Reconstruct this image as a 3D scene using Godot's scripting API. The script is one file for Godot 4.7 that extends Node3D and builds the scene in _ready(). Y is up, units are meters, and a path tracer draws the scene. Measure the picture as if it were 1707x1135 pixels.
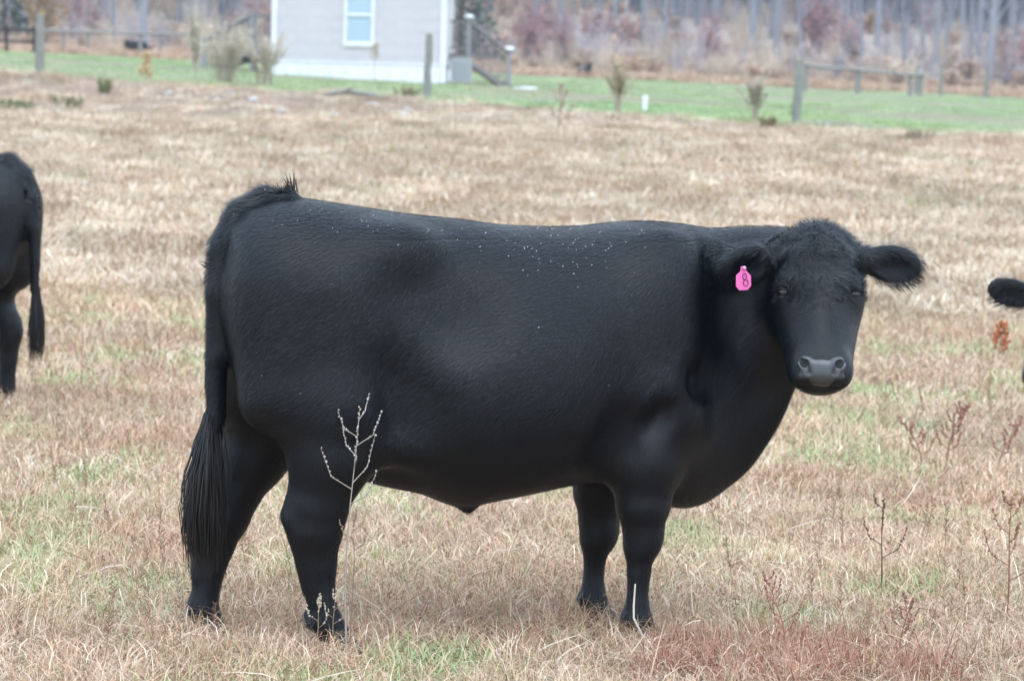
extends Node3D

# ------------------------------------------------------------------ helpers
var rng := RandomNumberGenerator.new()
var noise_a := FastNoiseLite.new()
var noise_b := FastNoiseLite.new()
var used := {}
var mat := {}

class MB:
	# collects vertices, normals, linear vertex colours and triangles
	var v := PackedVector3Array()
	var n := PackedVector3Array()
	var c := PackedColorArray()
	var i := PackedInt32Array()
	func vert(p: Vector3, nn: Vector3, col: Color) -> int:
		v.append(p); n.append(nn); c.append(col)
		return v.size() - 1
	func tri(a: int, b: int, d: int) -> void:
		i.append(a); i.append(b); i.append(d)
	func quad(a: Vector3, b: Vector3, cc: Vector3, d: Vector3, col: Color) -> void:
		# corners counter-clockwise seen from outside
		var nn := (b - a).cross(d - a).normalized()
		var k := v.size()
		vert(a, nn, col); vert(b, nn, col); vert(cc, nn, col); vert(d, nn, col)
		tri(k, k + 2, k + 1); tri(k, k + 3, k + 2)
	func box(lo: Vector3, hi: Vector3, col := Color.WHITE, t := Transform3D()) -> void:
		var p := []
		for q in [Vector3(lo.x, lo.y, lo.z), Vector3(hi.x, lo.y, lo.z), Vector3(hi.x, hi.y, lo.z), Vector3(lo.x, hi.y, lo.z), Vector3(lo.x, lo.y, hi.z), Vector3(hi.x, lo.y, hi.z), Vector3(hi.x, hi.y, hi.z), Vector3(lo.x, hi.y, hi.z)]:
			p.append(t * q)
		quad(p[4], p[5], p[6], p[7], col); quad(p[1], p[0], p[3], p[2], col)
		quad(p[5], p[1], p[2], p[6], col); quad(p[0], p[4], p[7], p[3], col)
		quad(p[7], p[6], p[2], p[3], col); quad(p[0], p[1], p[5], p[4], col)
	func tube(pts: Array, rad: Array, sides: int, col := Color.WHITE, capped := true, flat := 1.0) -> void:
		var m := pts.size()
		var first := v.size()
		var side := Vector3.ZERO
		for k in m:
			var d: Vector3 = (pts[mini(k + 1, m - 1)] - pts[maxi(k - 1, 0)]).normalized()
			if side == Vector3.ZERO:
				side = d.cross(Vector3(0.13, 0.21, 0.97)).normalized()
				if side.length() < 0.5:
					side = d.cross(Vector3(1, 0, 0)).normalized()
			side = (side - d * side.dot(d)).normalized()
			var up := d.cross(side)
			for s in sides:
				var a := TAU * s / sides
				var o := side * cos(a) + up * sin(a) * flat
				vert(pts[k] + o * rad[k], o.normalized(), col)
		for k in m - 1:
			for s in sides:
				var a := first + k * sides + s
				var b := first + k * sides + (s + 1) % sides
				tri(a, a + sides, b); tri(b, a + sides, b + sides)
		if capped:
			for e in [0, m - 1]:
				var d: Vector3 = (pts[0] - pts[1]) if e == 0 else (pts[m - 1] - pts[m - 2])
				var cc := vert(pts[e], d.normalized(), col)
				var k0 := v.size()
				for s in sides:
					vert(v[first + e * sides + s], d.normalized(), col)
				for s in sides:
					if e == 0:
						tri(cc, k0 + s, k0 + (s + 1) % sides)
					else:
						tri(cc, k0 + (s + 1) % sides, k0 + s)
	func blade(base: Vector3, h: float, dir: Vector3, lean: float, w: float, col: Color, segs := 3, tip_col := Color(-1, 0, 0)) -> void:
		var across := Vector3(-dir.z, 0, dir.x)
		var k0 := v.size()
		var tc := col if tip_col.r < 0.0 else tip_col
		for s in segs + 1:
			var t := float(s) / segs
			var y := h * (t - 0.42 * minf(lean, 1.9) * t * t)
			var p := base + dir * (h * lean * t * t * 0.8 + h * 0.12 * t) + Vector3(0, maxf(y, 0.004), 0)
			var slope := Vector3(0, 1, 0) * (1.0 - 0.84 * minf(lean, 1.9) * t) + dir * (1.6 * lean * t + 0.12)
			var nn := across.cross(slope).normalized()
			var cc := col.lerp(tc, t)
			if s == segs:
				vert(p, nn, cc)
			else:
				var hw := across * (w * 0.5 * (1.0 - 0.75 * t * t))
				vert(p - hw, nn, cc); vert(p + hw, nn, cc)
		for s in segs - 1:
			var a := k0 + s * 2
			tri(a, a + 2, a + 1); tri(a + 1, a + 2, a + 3)
		var e := k0 + (segs - 1) * 2
		tri(e, e + 2, e + 1)
	func lump(center: Vector3, r: Vector3, sub: int, col: Color, nz: FastNoiseLite, amount: float, seed_at: float) -> void:
		# an uneven rounded stone or clod
		var first := v.size()
		var rows := sub
		var cols := sub * 2
		for a in rows + 1:
			for b in cols:
				var th := PI * a / rows
				var ph := TAU * b / cols
				var d := Vector3(sin(th) * cos(ph), cos(th), sin(th) * sin(ph))
				var k := 1.0 + amount * nz.get_noise_3dv(d * 60.0 + Vector3(seed_at, seed_at * 1.7, 0))
				vert(center + d * r * k, (d / r).normalized(), col)
		for a in rows:
			for b in cols:
				var p := first + a * cols + b
				var q := first + a * cols + (b + 1) % cols
				tri(p, p + cols, q); tri(q, p + cols, q + cols)
	func mesh() -> ArrayMesh:
		var arr := []
		arr.resize(Mesh.ARRAY_MAX)
		arr[Mesh.ARRAY_VERTEX] = v
		arr[Mesh.ARRAY_NORMAL] = n
		arr[Mesh.ARRAY_COLOR] = c
		arr[Mesh.ARRAY_INDEX] = i
		var m := ArrayMesh.new()
		m.add_surface_from_arrays(Mesh.PRIMITIVE_TRIANGLES, arr)
		return m

class Scatter:
	var b := PackedFloat32Array()
	var count := 0
	func add(x: Vector3, y: Vector3, z: Vector3, o: Vector3, col: Color) -> void:
		b.append_array(PackedFloat32Array([x.x, y.x, z.x, o.x, x.y, y.y, z.y, o.y, x.z, y.z, z.z, o.z, col.r, col.g, col.b, 1.0]))
		count += 1
	func node(m: Mesh, material: Material) -> MultiMeshInstance3D:
		var mm := MultiMesh.new()
		mm.transform_format = MultiMesh.TRANSFORM_3D
		mm.use_colors = true
		mm.mesh = m
		mm.instance_count = count
		mm.buffer = b
		var o := MultiMeshInstance3D.new()
		o.multimesh = mm
		o.material_override = material
		return o

func numbered(called: String) -> String:
	var k: int = used.get(called, 0)
	used[called] = k + 1
	return called if k == 0 else "%s_%03d" % [called, k]

func tag(o: Node, label: String, category: String, group := "") -> void:
	o.set_meta("label", label)
	o.set_meta("category", category)
	if group:
		o.set_meta("group", group)

func thing(called: String, label: String, category: String, at := Vector3.ZERO, turn := 0.0, group := "") -> Node3D:
	var o := Node3D.new()
	o.name = numbered(called)
	add_child(o)
	o.position = at
	o.rotation.y = turn
	tag(o, label, category, group)
	return o

func part(called: String, m: Mesh, material: Material, parent: Node) -> MeshInstance3D:
	var o := MeshInstance3D.new()
	o.name = called
	o.mesh = m
	o.material_override = material
	parent.add_child(o, true)
	return o

func lone(called: String, m: Mesh, material: Material, label: String, category: String, at: Vector3, turn := 0.0, group := "") -> MeshInstance3D:
	var o := MeshInstance3D.new()
	o.name = numbered(called)
	o.mesh = m
	o.material_override = material
	add_child(o)
	o.position = at
	o.rotation.y = turn
	tag(o, label, category, group)
	return o

func kinded(o: Node, called: String, kind: String, label: String, category: String, parent: Node = self) -> void:
	o.name = numbered(called) if parent == self else called
	parent.add_child(o, true)
	o.set_meta("kind", kind)
	if parent == self and label:
		o.set_meta("label", label)
		o.set_meta("category", category)

func lin(r: float, g: float, b: float) -> Color:
	return Color(r, g, b).linear_to_srgb()

func plain(key: String, col: Color, rough: float, spec := 0.5) -> StandardMaterial3D:
	var m := StandardMaterial3D.new()
	m.albedo_color = col
	m.roughness = rough
	m.metallic_specular = spec
	m.resource_name = key
	mat[key] = m
	return m

func coloured(key: String, rough: float, spec := 0.3, back := 0.0) -> StandardMaterial3D:
	var m := plain(key, Color.WHITE, rough, spec)
	m.vertex_color_use_as_albedo = true
	if back > 0.0:
		m.backlight_enabled = true
		m.backlight = Color(back, back, back)
	return m

func noise_tex(freq: float, octaves: int, lo: Color, hi: Color, seed_n: int, size := 512, mid := Color(-1, 0, 0)) -> NoiseTexture2D:
	var f := FastNoiseLite.new()
	f.seed = seed_n
	f.frequency = freq
	f.fractal_octaves = octaves
	var g := Gradient.new()
	g.set_color(0, lo)
	g.set_color(1, hi)
	if mid.r >= 0.0:
		g.add_point(0.5, mid)
	var t := NoiseTexture2D.new()
	t.width = size
	t.height = size
	t.seamless = true
	t.noise = f
	t.color_ramp = g
	return t

# ------------------------------------------------------------------ the lie of the land
const RISE := [[-400.0, 0.0], [0.0, 0.0], [12.0, 0.0], [22.0, 0.0], [30.0, 0.13], [40.0, 0.42], [52.0, 0.80], [65.0, 1.14], [80.0, 1.58], [100.0, 1.97], [150.0, 2.65], [180.0, 3.02], [215.0, 3.5], [250.0, 4.6], [300.0, 9.5], [350.0, 17.0], [420.0, 28.0], [600.0, 50.0], [900.0, 70.0], [1200.0, 75.0]]

func height_at(x: float, z: float) -> float:
	var d := -z
	var k := 1
	while k < RISE.size() - 3 and d > RISE[k + 1][0]:
		k += 1
	var x0: float = RISE[k][0]
	var x1: float = RISE[k + 1][0]
	var t := clampf((d - x0) / (x1 - x0), 0.0, 1.0)
	var m0: float = (RISE[k + 1][1] - RISE[k - 1][1]) / (RISE[k + 1][0] - RISE[k - 1][0]) * (x1 - x0)
	var m1: float = (RISE[k + 2][1] - RISE[k][1]) / (RISE[k + 2][0] - RISE[k][0]) * (x1 - x0)
	var t2 := t * t
	var t3 := t2 * t
	var h: float = RISE[k][1] * (2 * t3 - 3 * t2 + 1) + m0 * (t3 - 2 * t2 + t) + RISE[k + 1][1] * (-2 * t3 + 3 * t2) + m1 * (t3 - t2)
	h -= (0.033 - 0.011 * smoothstep(100.0, 165.0, d)) * clampf(x, -32.0, 32.0) * smoothstep(64.0, 80.0, d)
	h += noise_a.get_noise_2d(x * 1.3, z * 1.3) * 0.09 * smoothstep(16.0, 40.0, d) * (1.0 - 0.6 * smoothstep(66.0, 82.0, d))
	h += noise_a.get_noise_2d(x * 6.0, z * 6.0) * 0.03 * smoothstep(12.5, 20.0, d)
	h += noise_b.get_noise_2d(x * 0.25, z * 0.25) * 2.2 * smoothstep(235.0, 330.0, d)
	return h

func ground(x: float, z: float, lift := 0.0) -> Vector3:
	return Vector3(x, height_at(x, z) + lift, z)

func lawn_edge(x: float) -> float:
	return clampf(80.0 - maxf(0.0, x + 3.0) * 1.15, 66.0, 80.0) + noise_a.get_noise_2d(x * 8.0, 40.0) * 1.6

# base colour of the bare ground (linear), by what covers it
func ground_colour(x: float, z: float) -> Color:
	var d := -z
	var n1 := noise_a.get_noise_2d(x * 9.0, z * 4.0)
	var n2 := noise_b.get_noise_2d(x * 1.6 + 50.0, z * 0.9)
	var straw := Color(0.44, 0.345, 0.235).lerp(Color(0.35, 0.265, 0.18), clampf(0.5 + n1, 0.0, 1.0))
	if n2 > 0.22:
		straw = straw.lerp(Color(0.20, 0.23, 0.11), clampf((n2 - 0.22) * 2.0, 0.0, 0.45))
	var earth := Color(0.41, 0.285, 0.215).lerp(Color(0.31, 0.225, 0.165), clampf(0.5 + n1 * 1.4, 0.0, 1.0))
	var lawn := Color(0.22, 0.33, 0.16).lerp(Color(0.34, 0.37, 0.21), clampf(0.45 + n2 * 1.3, 0.0, 1.0))
	var rust := Color(0.52, 0.375, 0.28).lerp(Color(0.53, 0.435, 0.33), clampf(0.5 + n2 * 1.6, 0.0, 1.0))
	var litter := Color(0.54, 0.40, 0.31).lerp(Color(0.55, 0.455, 0.375), clampf(0.5 + n2 * 2.0, 0.0, 1.0))
	var c := straw
	var le := lawn_edge(x)
	c = c.lerp(earth, smoothstep(63.0, 67.0, d + n1 * 4.0) * (1.0 - smoothstep(6.0, 9.0, x)))
	c = c.lerp(lawn, smoothstep(le - 0.8, le + 0.8, d + n1 * 2.0))
	# worn wheel track over the lawn
	var track := 93.0 + 0.18 * (x - 3.0)
	c = c.lerp(Color(0.31, 0.23, 0.16), (1.0 - smoothstep(1.6, 3.6, absf(d - track + n1 * 3.0))) * smoothstep(-3.0, 1.0, x) * 0.75)
	c = c.lerp(Color(0.33, 0.29, 0.18), (1.0 - smoothstep(3.0, 7.0, absf(d - 101.0 + n1 * 5.0))) * (1.0 - smoothstep(-9.0, -5.0, x)) * 0.7)
	var worn := noise_a.get_noise_2d(x * 2.0, d * 5.0)
	c = c.lerp(Color(0.36, 0.31, 0.21), smoothstep(-0.28, 0.12, worn) * smoothstep(80.0, 87.0, d) * 0.85)
	c = c.lerp(rust, smoothstep(163.0, 172.0, d + n2 * 14.0 - x * 0.25))
	c = c.lerp(litter, smoothstep(235.0, 275.0, d + n2 * 20.0))
	return c

func build_ground() -> void:
	var zs: Array[float] = []
	var d := -300.0
	while d < 1000.0:
		zs.append(d)
		d += 0.5 if d >= 5.0 and d < 30.0 else (0.9 if d >= 30.0 and d < 110.0 else (2.2 if d > -20.0 and d < 300.0 else 10.0))
	var us: Array[float] = []
	var u := -1.0
	while u <= 1.0001:
		us.append(u)
		u += 0.0115
	var mb := MB.new()
	for k in zs.size():
		var half := 14.0 + (absf(zs[k]) * 0.42 if zs[k] > 0.0 else minf(-zs[k] * 1.5, 220.0)) + 250.0 * smoothstep(250.0, 900.0, zs[k])
		for uu in us:
			var x := half * uu * (0.35 + 0.65 * uu * uu)
			var z := -zs[k]
			var h := height_at(x, z)
			var e := 0.6
			var nn := Vector3(h - height_at(x + e, z), e, (h - height_at(x, z + e))).normalized()
			mb.vert(Vector3(x, h, z), nn, ground_colour(x, z))
	var w := us.size()
	for k in zs.size() - 1:
		for j in w - 1:
			var a := k * w + j
			mb.tri(a, a + w, a + 1)
			mb.tri(a + 1, a + w, a + w + 1)
	var m := coloured("soil", 0.95, 0.2)
	m.albedo_texture = noise_tex(0.03, 5, Color(0.62, 0.6, 0.58), Color(1, 1, 1), 11)
	m.uv1_triplanar = true
	m.uv1_world_triplanar = true
	m.uv1_scale = Vector3(0.7, 0.7, 0.7)
	var o := MeshInstance3D.new()
	o.mesh = mb.mesh()
	o.material_override = m
	kinded(o, "ground", "structure", "", "")

# ------------------------------------------------------------------ implicit bodies
class Field:
	var kind := PackedInt32Array()      # 0 tapered capsule, 1 ellipsoid
	var a := PackedVector3Array()
	var ab := PackedVector3Array()
	var il := PackedFloat32Array()
	var ra := PackedFloat32Array()
	var rb := PackedFloat32Array()
	var kk := PackedFloat32Array()
	var sub := PackedInt32Array()
	var rr := PackedVector3Array()
	var bs: Array[Basis] = []
	# lofted trunk
	var x0 := 0.0
	var x1 := 0.0
	var step := 0.005
	var top := PackedFloat32Array()
	var bot := PackedFloat32Array()
	var wid := PackedFloat32Array()
	var mid := PackedFloat32Array()
	var sway := PackedFloat32Array()
	var lean := PackedFloat32Array()

	func put(k: int, pa: Vector3, pab: Vector3, r0: float, r1: float, soft: float, cut: int, radii: Vector3, inv: Basis) -> void:
		kind.append(k); a.append(pa); ab.append(pab)
		il.append(1.0 / maxf(pab.length_squared(), 1e-9))
		ra.append(r0); rb.append(r1); kk.append(soft); sub.append(cut); rr.append(radii); bs.append(inv)
	func cap(p: Vector3, q: Vector3, r0: float, r1: float, soft := 0.05, cut := 0) -> void:
		put(0, p, q - p, r0, r1, soft, cut, Vector3.ONE, Basis())
	func ell(c: Vector3, radii: Vector3, basis := Basis(), soft := 0.05, cut := 0) -> void:
		put(1, c, Vector3.ZERO, 0.0, 0.0, soft, cut, radii, basis.transposed())
	func trunk(rows: Array) -> void:
		# rows: x, top, bottom, half width, height of widest (0..1), sideways shift, lean
		x0 = rows[0][0]
		x1 = rows[rows.size() - 1][0]
		var count := int((x1 - x0) / step) + 2
		var j := 0
		for s in count:
			var x := minf(x0 + s * step, x1)
			while j < rows.size() - 2 and x > rows[j + 1][0]:
				j += 1
			var r0: Array = rows[maxi(j - 1, 0)]
			var r1: Array = rows[j]
			var r2: Array = rows[j + 1]
			var r3: Array = rows[mini(j + 2, rows.size() - 1)]
			var t: float = (x - r1[0]) / (r2[0] - r1[0])
			var o := []
			for q in range(1, 7):
				o.append(cubic_interpolate_in_time(r1[q], r2[q], r0[q], r3[q], t, r2[0] - r1[0], r0[0] - r1[0] if j > 0 else -(r2[0] - r1[0]), r3[0] - r1[0] if j < rows.size() - 2 else 2.0 * (r2[0] - r1[0])))
			top.append(o[0]); bot.append(o[1]); wid.append(o[2]); mid.append(o[3]); sway.append(o[4]); lean.append(o[5])
	func trunk_at(p: Vector3) -> float:
		var xc := clampf(p.x, x0, x1)
		var s := int((xc - x0) / step)
		if s > top.size() - 2:
			s = top.size() - 2
		var t := (xc - x0) / step - s
		var tp := lerpf(top[s], top[s + 1], t)
		var bt := lerpf(bot[s], bot[s + 1], t)
		var w := lerpf(wid[s], wid[s + 1], t)
		var ym := bt + (tp - bt) * lerpf(mid[s], mid[s + 1], t)
		var z := absf(p.z - lerpf(sway[s], sway[s + 1], t))
		var y := p.y - ym
		var h := tp - ym if y > 0.0 else ym - bt
		var u := clampf(y / h, -1.2, 1.2)
		w *= 1.0 + lean[s] * u
		var q := sqrt(y * y + z * z)
		var e := pow(pow(absf(y) / h, 2.3) + pow(z / w, 2.3), 1.0 / 2.3)
		var d := (e - 1.0) * (q / maxf(e, 0.02) if e > 0.35 else minf(h, w))
		var dx := absf(p.x - xc)
		if dx > 0.0:
			d = sqrt(dx * dx + maxf(d, 0.0) * maxf(d, 0.0)) if d > 0.0 else maxf(d, dx)
		return d
	func one(k: int, p: Vector3) -> float:
		if kind[k] == 0:
			var q := p - a[k]
			var t := clampf(q.dot(ab[k]) * il[k], 0.0, 1.0)
			return (q - ab[k] * t).length() - ra[k] - (rb[k] - ra[k]) * t
		var v: Vector3 = bs[k] * (p - a[k])
		var e := v / rr[k]
		var k0 := e.length()
		var k1 := (e / rr[k]).length()
		return k0 * (k0 - 1.0) / maxf(k1, 1e-5)
	func eval(p: Vector3, list: PackedInt32Array, with_trunk: bool) -> float:
		var d := 9.0
		if with_trunk:
			d = trunk_at(p)
		for k in list:
			var e := one(k, p)
			var s := kk[k]
			if sub[k]:
				e = -e
				var h := maxf(s - absf(d - e), 0.0)
				d = maxf(d, e) + h * h / (4.0 * s)
			else:
				var h := maxf(s - absf(d - e), 0.0)
				d = minf(d, e) - h * h / (4.0 * s)
		return d

	# surface nets over the box lo..hi; cells inside the box skip are left to a finer grid
	func surface(lo: Vector3, hi: Vector3, cell: float, skip := AABB()) -> Array:
		var B := 4
		var bn := Vector3i(((hi - lo) / (cell * B)).ceil())
		var nx := bn.x * B + 1
		var ny := bn.y * B + 1
		var nz := bn.z * B + 1
		var vals := PackedFloat32Array()
		vals.resize(nx * ny * nz)
		vals.fill(1e9)
		var R := cell * B * 0.87
		var all := PackedInt32Array(range(kind.size()))
		var has_trunk := top.size() > 0
		var blocks: Array[Vector3i] = []
		var coarse := 4
		for cz in range(0, bn.z, coarse):
			for cy in range(0, bn.y, coarse):
				for cx in range(0, bn.x, coarse):
					var CR := cell * B * coarse * 0.87
					var cc := lo + Vector3(cx + coarse * 0.5, cy + coarse * 0.5, cz + coarse * 0.5) * (cell * B)
					var near := PackedInt32Array()
					for k in all:
						if one(k, cc) < CR * 2.0 + 0.14:
							near.append(k)
					var td := trunk_at(cc) if has_trunk else 9.0
					var t_near := td < CR * 2.0 + 0.14
					if near.is_empty() and not t_near:
						continue
					if absf(eval(cc, near, t_near)) > CR * 1.7 + 0.06:
						continue
					for bz in range(cz, mini(cz + coarse, bn.z)):
						for by in range(cy, mini(cy + coarse, bn.y)):
							for bx in range(cx, mini(cx + coarse, bn.x)):
								var bc := lo + Vector3(bx + 0.5, by + 0.5, bz + 0.5) * (cell * B)
								var some := PackedInt32Array()
								for k in near:
									if one(k, bc) < R * 2.0 + 0.12:
										some.append(k)
								var tn := t_near and trunk_at(bc) < R * 2.0 + 0.12
								if some.is_empty() and not tn:
									continue
								if absf(eval(bc, some, tn)) > R * 1.6 + 0.012:
									continue
								blocks.append(Vector3i(bx, by, bz))
								for z in range(bz * B, bz * B + B + 1):
									for y in range(by * B, by * B + B + 1):
										var row := (z * ny + y) * nx
										for x in range(bx * B, bx * B + B + 1):
											if vals[row + x] > 1e8:
												vals[row + x] = eval(lo + Vector3(x, y, z) * cell, some, tn)
		var idx := PackedInt32Array()
		idx.resize(nx * ny * nz)
		idx.fill(-1)
		var pv := PackedVector3Array()
		var tris := PackedInt32Array()
		var sxy := nx * ny
		for b in blocks:
			for z in range(b.z * B, b.z * B + B):
				for y in range(b.y * B, b.y * B + B):
					for x in range(b.x * B, b.x * B + B):
						var at := z * sxy + y * nx + x
						var v0 := vals[at]
						var v1 := vals[at + 1]
						var v2 := vals[at + nx]
						var v3 := vals[at + nx + 1]
						var v4 := vals[at + sxy]
						var v5 := vals[at + sxy + 1]
						var v6 := vals[at + sxy + nx]
						var v7 := vals[at + sxy + nx + 1]
						var m := int(v0 < 0) + int(v1 < 0) + int(v2 < 0) + int(v3 < 0) + int(v4 < 0) + int(v5 < 0) + int(v6 < 0) + int(v7 < 0)
						if m == 0 or m == 8:
							continue
						var s := Vector3.ZERO
						var k := 0
						if (v0 < 0) != (v1 < 0): s += Vector3(v0 / (v0 - v1), 0, 0); k += 1
						if (v2 < 0) != (v3 < 0): s += Vector3(v2 / (v2 - v3), 1, 0); k += 1
						if (v4 < 0) != (v5 < 0): s += Vector3(v4 / (v4 - v5), 0, 1); k += 1
						if (v6 < 0) != (v7 < 0): s += Vector3(v6 / (v6 - v7), 1, 1); k += 1
						if (v0 < 0) != (v2 < 0): s += Vector3(0, v0 / (v0 - v2), 0); k += 1
						if (v1 < 0) != (v3 < 0): s += Vector3(1, v1 / (v1 - v3), 0); k += 1
						if (v4 < 0) != (v6 < 0): s += Vector3(0, v4 / (v4 - v6), 1); k += 1
						if (v5 < 0) != (v7 < 0): s += Vector3(1, v5 / (v5 - v7), 1); k += 1
						if (v0 < 0) != (v4 < 0): s += Vector3(0, 0, v0 / (v0 - v4)); k += 1
						if (v1 < 0) != (v5 < 0): s += Vector3(1, 0, v1 / (v1 - v5)); k += 1
						if (v2 < 0) != (v6 < 0): s += Vector3(0, 1, v2 / (v2 - v6)); k += 1
						if (v3 < 0) != (v7 < 0): s += Vector3(1, 1, v3 / (v3 - v7)); k += 1
						idx[at] = pv.size()
						pv.append(lo + (Vector3(x, y, z) + s / k) * cell)
		var skipping := skip.size.x > 0.0
		for b in blocks:
			for z in range(b.z * B, b.z * B + B):
				for y in range(b.y * B, b.y * B + B):
					for x in range(b.x * B, b.x * B + B):
						var at := z * sxy + y * nx + x
						if idx[at] < 0 or (skipping and skip.has_point(pv[idx[at]])):
							continue
						var in0 := vals[at] < 0
						if y > 0 and z > 0 and in0 != (vals[at + 1] < 0):
							_quad(tris, idx[at], idx[at - nx], idx[at - nx - sxy], idx[at - sxy], in0)
						if x > 0 and z > 0 and in0 != (vals[at + nx] < 0):
							_quad(tris, idx[at], idx[at - sxy], idx[at - sxy - 1], idx[at - 1], in0)
						if x > 0 and y > 0 and in0 != (vals[at + sxy] < 0):
							_quad(tris, idx[at], idx[at - 1], idx[at - 1 - nx], idx[at - nx], in0)
		return [pv, tris]
	func _quad(t: PackedInt32Array, p: int, q: int, r: int, s: int, flip: bool) -> void:
		if p < 0 or q < 0 or r < 0 or s < 0:
			return
		if flip:
			t.append(p); t.append(r); t.append(q); t.append(p); t.append(s); t.append(r)
		else:
			t.append(p); t.append(q); t.append(r); t.append(p); t.append(r); t.append(s)

func soft_normals(v: PackedVector3Array, t: PackedInt32Array) -> PackedVector3Array:
	var n := PackedVector3Array()
	n.resize(v.size())
	for k in range(0, t.size(), 3):
		var f := (v[t[k + 2]] - v[t[k]]).cross(v[t[k + 1]] - v[t[k]])
		n[t[k]] += f
		n[t[k + 1]] += f
		n[t[k + 2]] += f
	for k in n.size():
		n[k] = n[k].normalized()
	return n

class Frame:
	var o: Vector3
	var r: Vector3
	var u: Vector3
	var f: Vector3
	func _init(origin: Vector3, facing: Vector3, tilt: float) -> void:
		o = origin
		f = facing.normalized()
		var right := Vector3.UP.cross(f).normalized()
		var up := f.cross(right)
		r = right * cos(tilt) - up * sin(tilt)
		u = up * cos(tilt) + right * sin(tilt)
	func at(a: float, b: float, c: float) -> Vector3:
		return o + r * a + u * b + f * c
	func basis() -> Basis:
		return Basis(r, u, f)

func head_field(g: Field, h: Frame, fine: bool) -> void:
	var b := h.basis()
	# skull, brow, poll
	g.cap(h.at(0, 0.085, -0.095), h.at(0, -0.01, -0.085), 0.092, 0.108, 0.06)
	g.ell(h.at(0, 0.150, -0.085), Vector3(0.056, 0.046, 0.06), b, 0.05)
	g.ell(h.at(0, 0.05, -0.035), Vector3(0.108, 0.10, 0.062), b, 0.05)
	for s: float in [-1.0, 1.0]:
		g.cap(h.at(0.035 * s, 0.135, -0.10), h.at(0.115 * s, 0.095, -0.11), 0.046, 0.036, 0.05)
		g.ell(h.at(0.088 * s, 0.004, -0.03), Vector3(0.042, 0.046, 0.047), b, 0.03)
		g.cap(h.at(0.062 * s, 0.038, 0.0), h.at(0.104 * s, 0.034, -0.028), 0.021, 0.019, 0.03)
		# cheek and jaw
		g.cap(h.at(0.066 * s, -0.045, -0.10), h.at(0.040 * s, -0.205, 0.055), 0.066, 0.046, 0.05)
		g.cap(h.at(0.058 * s, -0.03, -0.045), h.at(0.046 * s, -0.17, 0.066), 0.046, 0.036, 0.07)
		# side of the muzzle
		g.ell(h.at(0.048 * s, -0.225, 0.115), Vector3(0.045, 0.052, 0.058), b, 0.04)
	# nose bridge
	g.cap(h.at(0, -0.01, 0.0), h.at(0, -0.165, 0.095), 0.066, 0.056, 0.05)
	g.ell(h.at(0, -0.21, 0.125), Vector3(0.078, 0.052, 0.055), b, 0.035)
	g.ell(h.at(0, -0.242, 0.14), Vector3(0.079, 0.034, 0.046), b, 0.025)
	g.ell(h.at(0, -0.268, 0.095), Vector3(0.056, 0.028, 0.06), b, 0.02)
	if fine:
		for s: float in [-1.0, 1.0]:
			var dir := (h.r * s * 0.62 + h.f * 0.78).normalized()
			var across := h.u.cross(dir).normalized()
			var eb := Basis(across, h.u, dir)
			var c := h.at(0.092 * s, -0.002, -0.016)
			g.ell(c + dir * 0.038, Vector3(0.024, 0.0125, 0.024), eb.rotated(dir, -0.22 * s), 0.008, 1)
			# nostril
			g.cap(h.at(0.050 * s, -0.200, 0.190), h.at(0.040 * s, -0.226, 0.196), 0.011, 0.007, 0.012, 1)
		# mouth line
		g.cap(h.at(-0.06, -0.268, 0.165), h.at(0.06, -0.268, 0.165), 0.006, 0.006, 0.012, 1)

func ear_field(g: Field, h: Frame, s: float, root: Vector3, tip: Vector3, broad: float, face: Vector3) -> void:
	# a broad cupped leaf: flattened ellipsoid with a hollow in its front
	var along := (tip - root).normalized()
	var up := face.cross(along).normalized()
	var fr := along.cross(up).normalized()
	var c := (root + tip) * 0.5
	var half := (tip - root).length() * 0.5
	g.ell(c + along * half * 0.1, Vector3(half * 0.98, broad, 0.027), Basis(along, up, fr), 0.02)
	g.cap(root - along * 0.03, root + along * half * 0.5, 0.032, 0.026, 0.04)
	var toward := fr if fr.dot(face) > 0.0 else -fr
	g.ell(c + along * half * 0.12 + toward * 0.034, Vector3(half * 0.72, broad * 0.68, 0.024), Basis(along, up, fr), 0.02, 1)

func limb(g: Field, pts: Array, soft := 0.05) -> void:
	# rows: x, y, z, radius
	for k in pts.size() - 1:
		var p: Array = pts[k]
		var q: Array = pts[k + 1]
		g.cap(Vector3(p[0], p[1], p[2]), Vector3(q[0], q[1], q[2]), p[3], q[3], soft if k == 0 else 0.014)

const TRUNK_ROWS := [
	[-0.715, 1.12, 0.96, 0.05, 0.5, 0.0, 0.0], [-0.69, 1.215, 0.88, 0.135, 0.5, 0.0, 0.0], [-0.65, 1.265, 0.82, 0.19, 0.5, 0.0, 0.0],
	[-0.60, 1.29, 0.77, 0.228, 0.5, 0.0, 0.0], [-0.50, 1.305, 0.68, 0.262, 0.53, 0.0, 0.02], [-0.36, 1.292, 0.545, 0.29, 0.55, 0.0, 0.03],
	[-0.25, 1.277, 0.51, 0.30, 0.52, 0.0, 0.0], [-0.105, 1.260, 0.452, 0.318, 0.48, 0.0, -0.02], [0.03, 1.249, 0.405, 0.338, 0.46, 0.0, -0.03],
	[0.12, 1.238, 0.418, 0.345, 0.46, 0.0, -0.03], [0.27, 1.232, 0.445, 0.338, 0.46, 0.0, -0.02], [0.40, 1.235, 0.466, 0.315, 0.47, 0.0, 0.0],
	[0.52, 1.248, 0.463, 0.285, 0.5, 0.0, 0.0], [0.61, 1.252, 0.432, 0.268, 0.5, 0.0, 0.03], [0.71, 1.246, 0.392, 0.248, 0.52, 0.004, 0.08]]

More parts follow.
